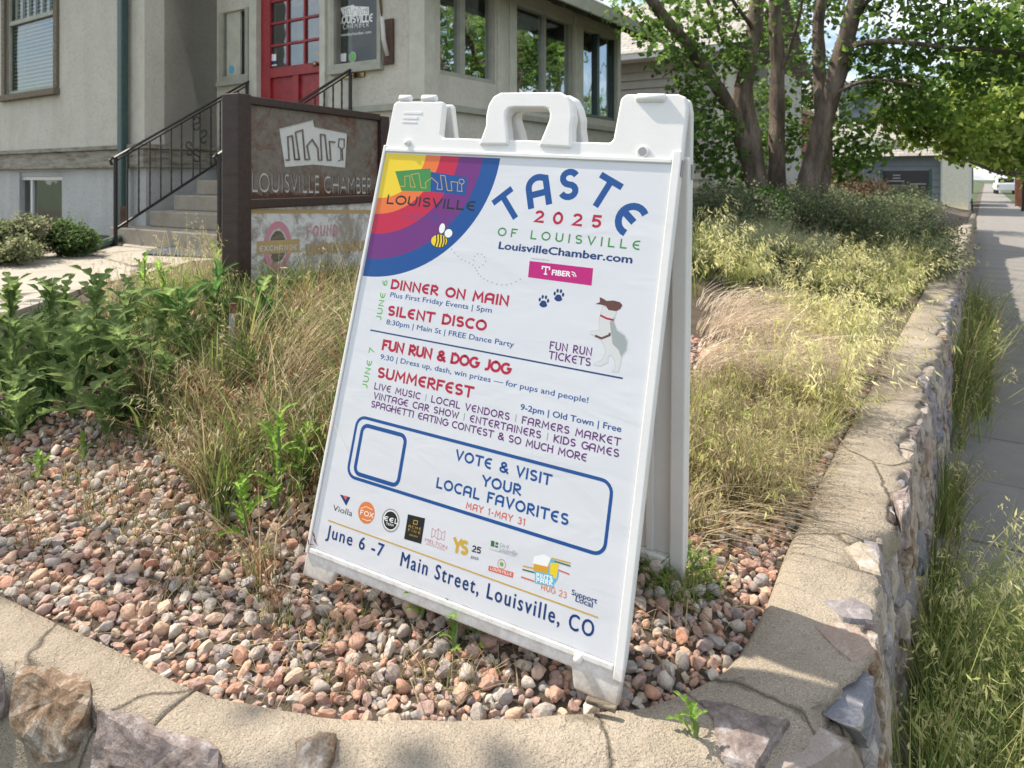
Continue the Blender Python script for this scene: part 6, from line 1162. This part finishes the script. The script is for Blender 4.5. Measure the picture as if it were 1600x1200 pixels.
# ------------------------------------------------------------------ shrubs
def shrub(name, label, p, r, h, cols, nsub=60, per=14, lf=.03, spread=.05, group=None, cat='shrub'):
    o = thing(name, label, cat, p, None, group)
    for k_ in range(5): a = k_*1.3; b = MB(); b.tube([(0, 0, -.05), (math.cos(a)*r*.3, math.sin(a)*r*.3, h*.4), (math.cos(a)*r*.6, math.sin(a)*r*.6, h*.8)], [.014, .01, .004], 5); b.build('stem', M['bark'], o)
    c = []
    for k_ in range(10): a = R2.uniform(0, 6.28); q = r*R2.uniform(0, .75); c.append((math.cos(a)*q, math.sin(a)*q, h*R2.uniform(.3, .78)*(1-.3*q/r), h*.34, 1))
    leaves('foliage', c, per, spread, lf, cols, o, nsub); return o
GRY = [(.10, .13, .075), (.14, .17, .10), (.08, .11, .06)]; SHD = [(.13, .165, .085), (.165, .20, .10), (.19, .19, .13), (.10, .135, .075)]
sp_ = [(1110, 385, 7.0, .55, .62, 'dark twiggy shrub nearest the white board under the tree'), (1160, 380, 6.6, .5, .6, 'dark shrub left of the bright green bush'), (1240, 372, 7.3, .6, .66, 'dark shrub in front of the middle trunks'), (1310, 372, 7.2, .6, .72, 'dark shrub right of the trunks, twigs above it'), (1370, 368, 7.8, .65, .7, 'dark green shrub in front of the stone planter'), (1425, 366, 8.2, .6, .6, 'olive shrub nearest the brick planter'), (1450, 392, 6.9, .5, .5, 'loose green shrub spilling over the wall toward the sidewalk'), (1120, 350, 8.8, .6, .7, 'dark shrub against the porch corner behind the board')]
for u, v, y, r, h, lab in sp_:
    q = at(u, v, y); q.z = float(gz(q.x, q.y)[0])-.02; shrub('dark_shrub', lab, q, r, h*.92, SHD, 70, 12, .024, .11, 'dark shrubs under the tree')
for s_a, t_a, lab in ((-1.3, 11.5, 'olive shrub behind the loose one at the wall'), (-1.0, 14, 'shrub next to the brick planter side of the bed'), (-2.4, 12.5, 'dark shrub between the tan planter and the trunks'), (-1.4, 17, 'farthest dark shrub along the sidewalk wall')):
    q = st(s_a, t_a); q.z = float(gz(q.x, q.y)[0])-.05; shrub('dark_shrub', lab, q, .75, .62, SHD, 50, 12, .04, .11, 'dark shrubs under the tree')
q = at(1190, 350, 6.9); q.z = float(gz(q.x, q.y)[0]); shrub('green_bush', 'single bright mid-green bush among the dark shrubs left of the trunks', q, .25, .52, [(.07, .17, .02), (.10, .21, .03)], 60, 14, .03, .045)
for u, y, r, h, lab in ((1125, 5.0, .38, .34, 'grey-green lavender mound closest to the white board'), (1190, 5.3, .42, .38, 'widest grey-green lavender mound, left of centre of the bed'), (1260, 5.7, .36, .34, 'grey-green lavender mound right of the widest one')):
    q = at(u, 400, y); q.z = float(gz(q.x, q.y)[0])-.02; o = thing('lavender_mound', lab, 'shrub', q, None, 'grey-green lavender mounds'); n = 2600; a = R3.uniform(0, 6.283, n); rr_ = np.sqrt(R3.random(n))*r*.6
    rt = np.c_[np.cos(a)*rr_, np.sin(a)*rr_, np.zeros(n)]; blades('stalks', rt, R3.uniform(.6, 1.05, n)*h, R3.uniform(.1, .8, n), .005, GRY, GRY+[(.17, .17, .12)], parent=o, seg=3, heads=.2, headcol=[(.16, .17, .12), (.2, .19, .14)], hl=.014, hn=5, kind='stuff')
q = at(1300, 330, 13); q.z = .9; shrub('brown_bush', 'rounded brown twiggy bush behind the shrubs right of the trunks', q, .9, 1.1, [(.12, .085, .05), (.16, .11, .07), (.09, .06, .04)], 60, 14, .05, .08)
for u, v, y, r, h, cols, lab in ((28, 405, 4.9, .40, .34, [(.17, .19, .10), (.22, .22, .14), (.13, .15, .07)], 'silvery yellow-green shrub below the basement window'), (100, 395, 5.3, .30, .27, [(.07, .12, .04), (.10, .15, .05), (.05, .09, .03)], 'spiky dark green shrub right of the silvery one'), (-40, 405, 4.9, .35, .32, [(.15, .18, .09), (.11, .14, .06)], 'silvery shrub cut by the left edge of the picture')):
    q = at(u, v, y); q.z = 1.03; shrub('house_shrub', lab, q, r, h, cols, 80, 14, .024, .04, 'shrubs along the stucco house')
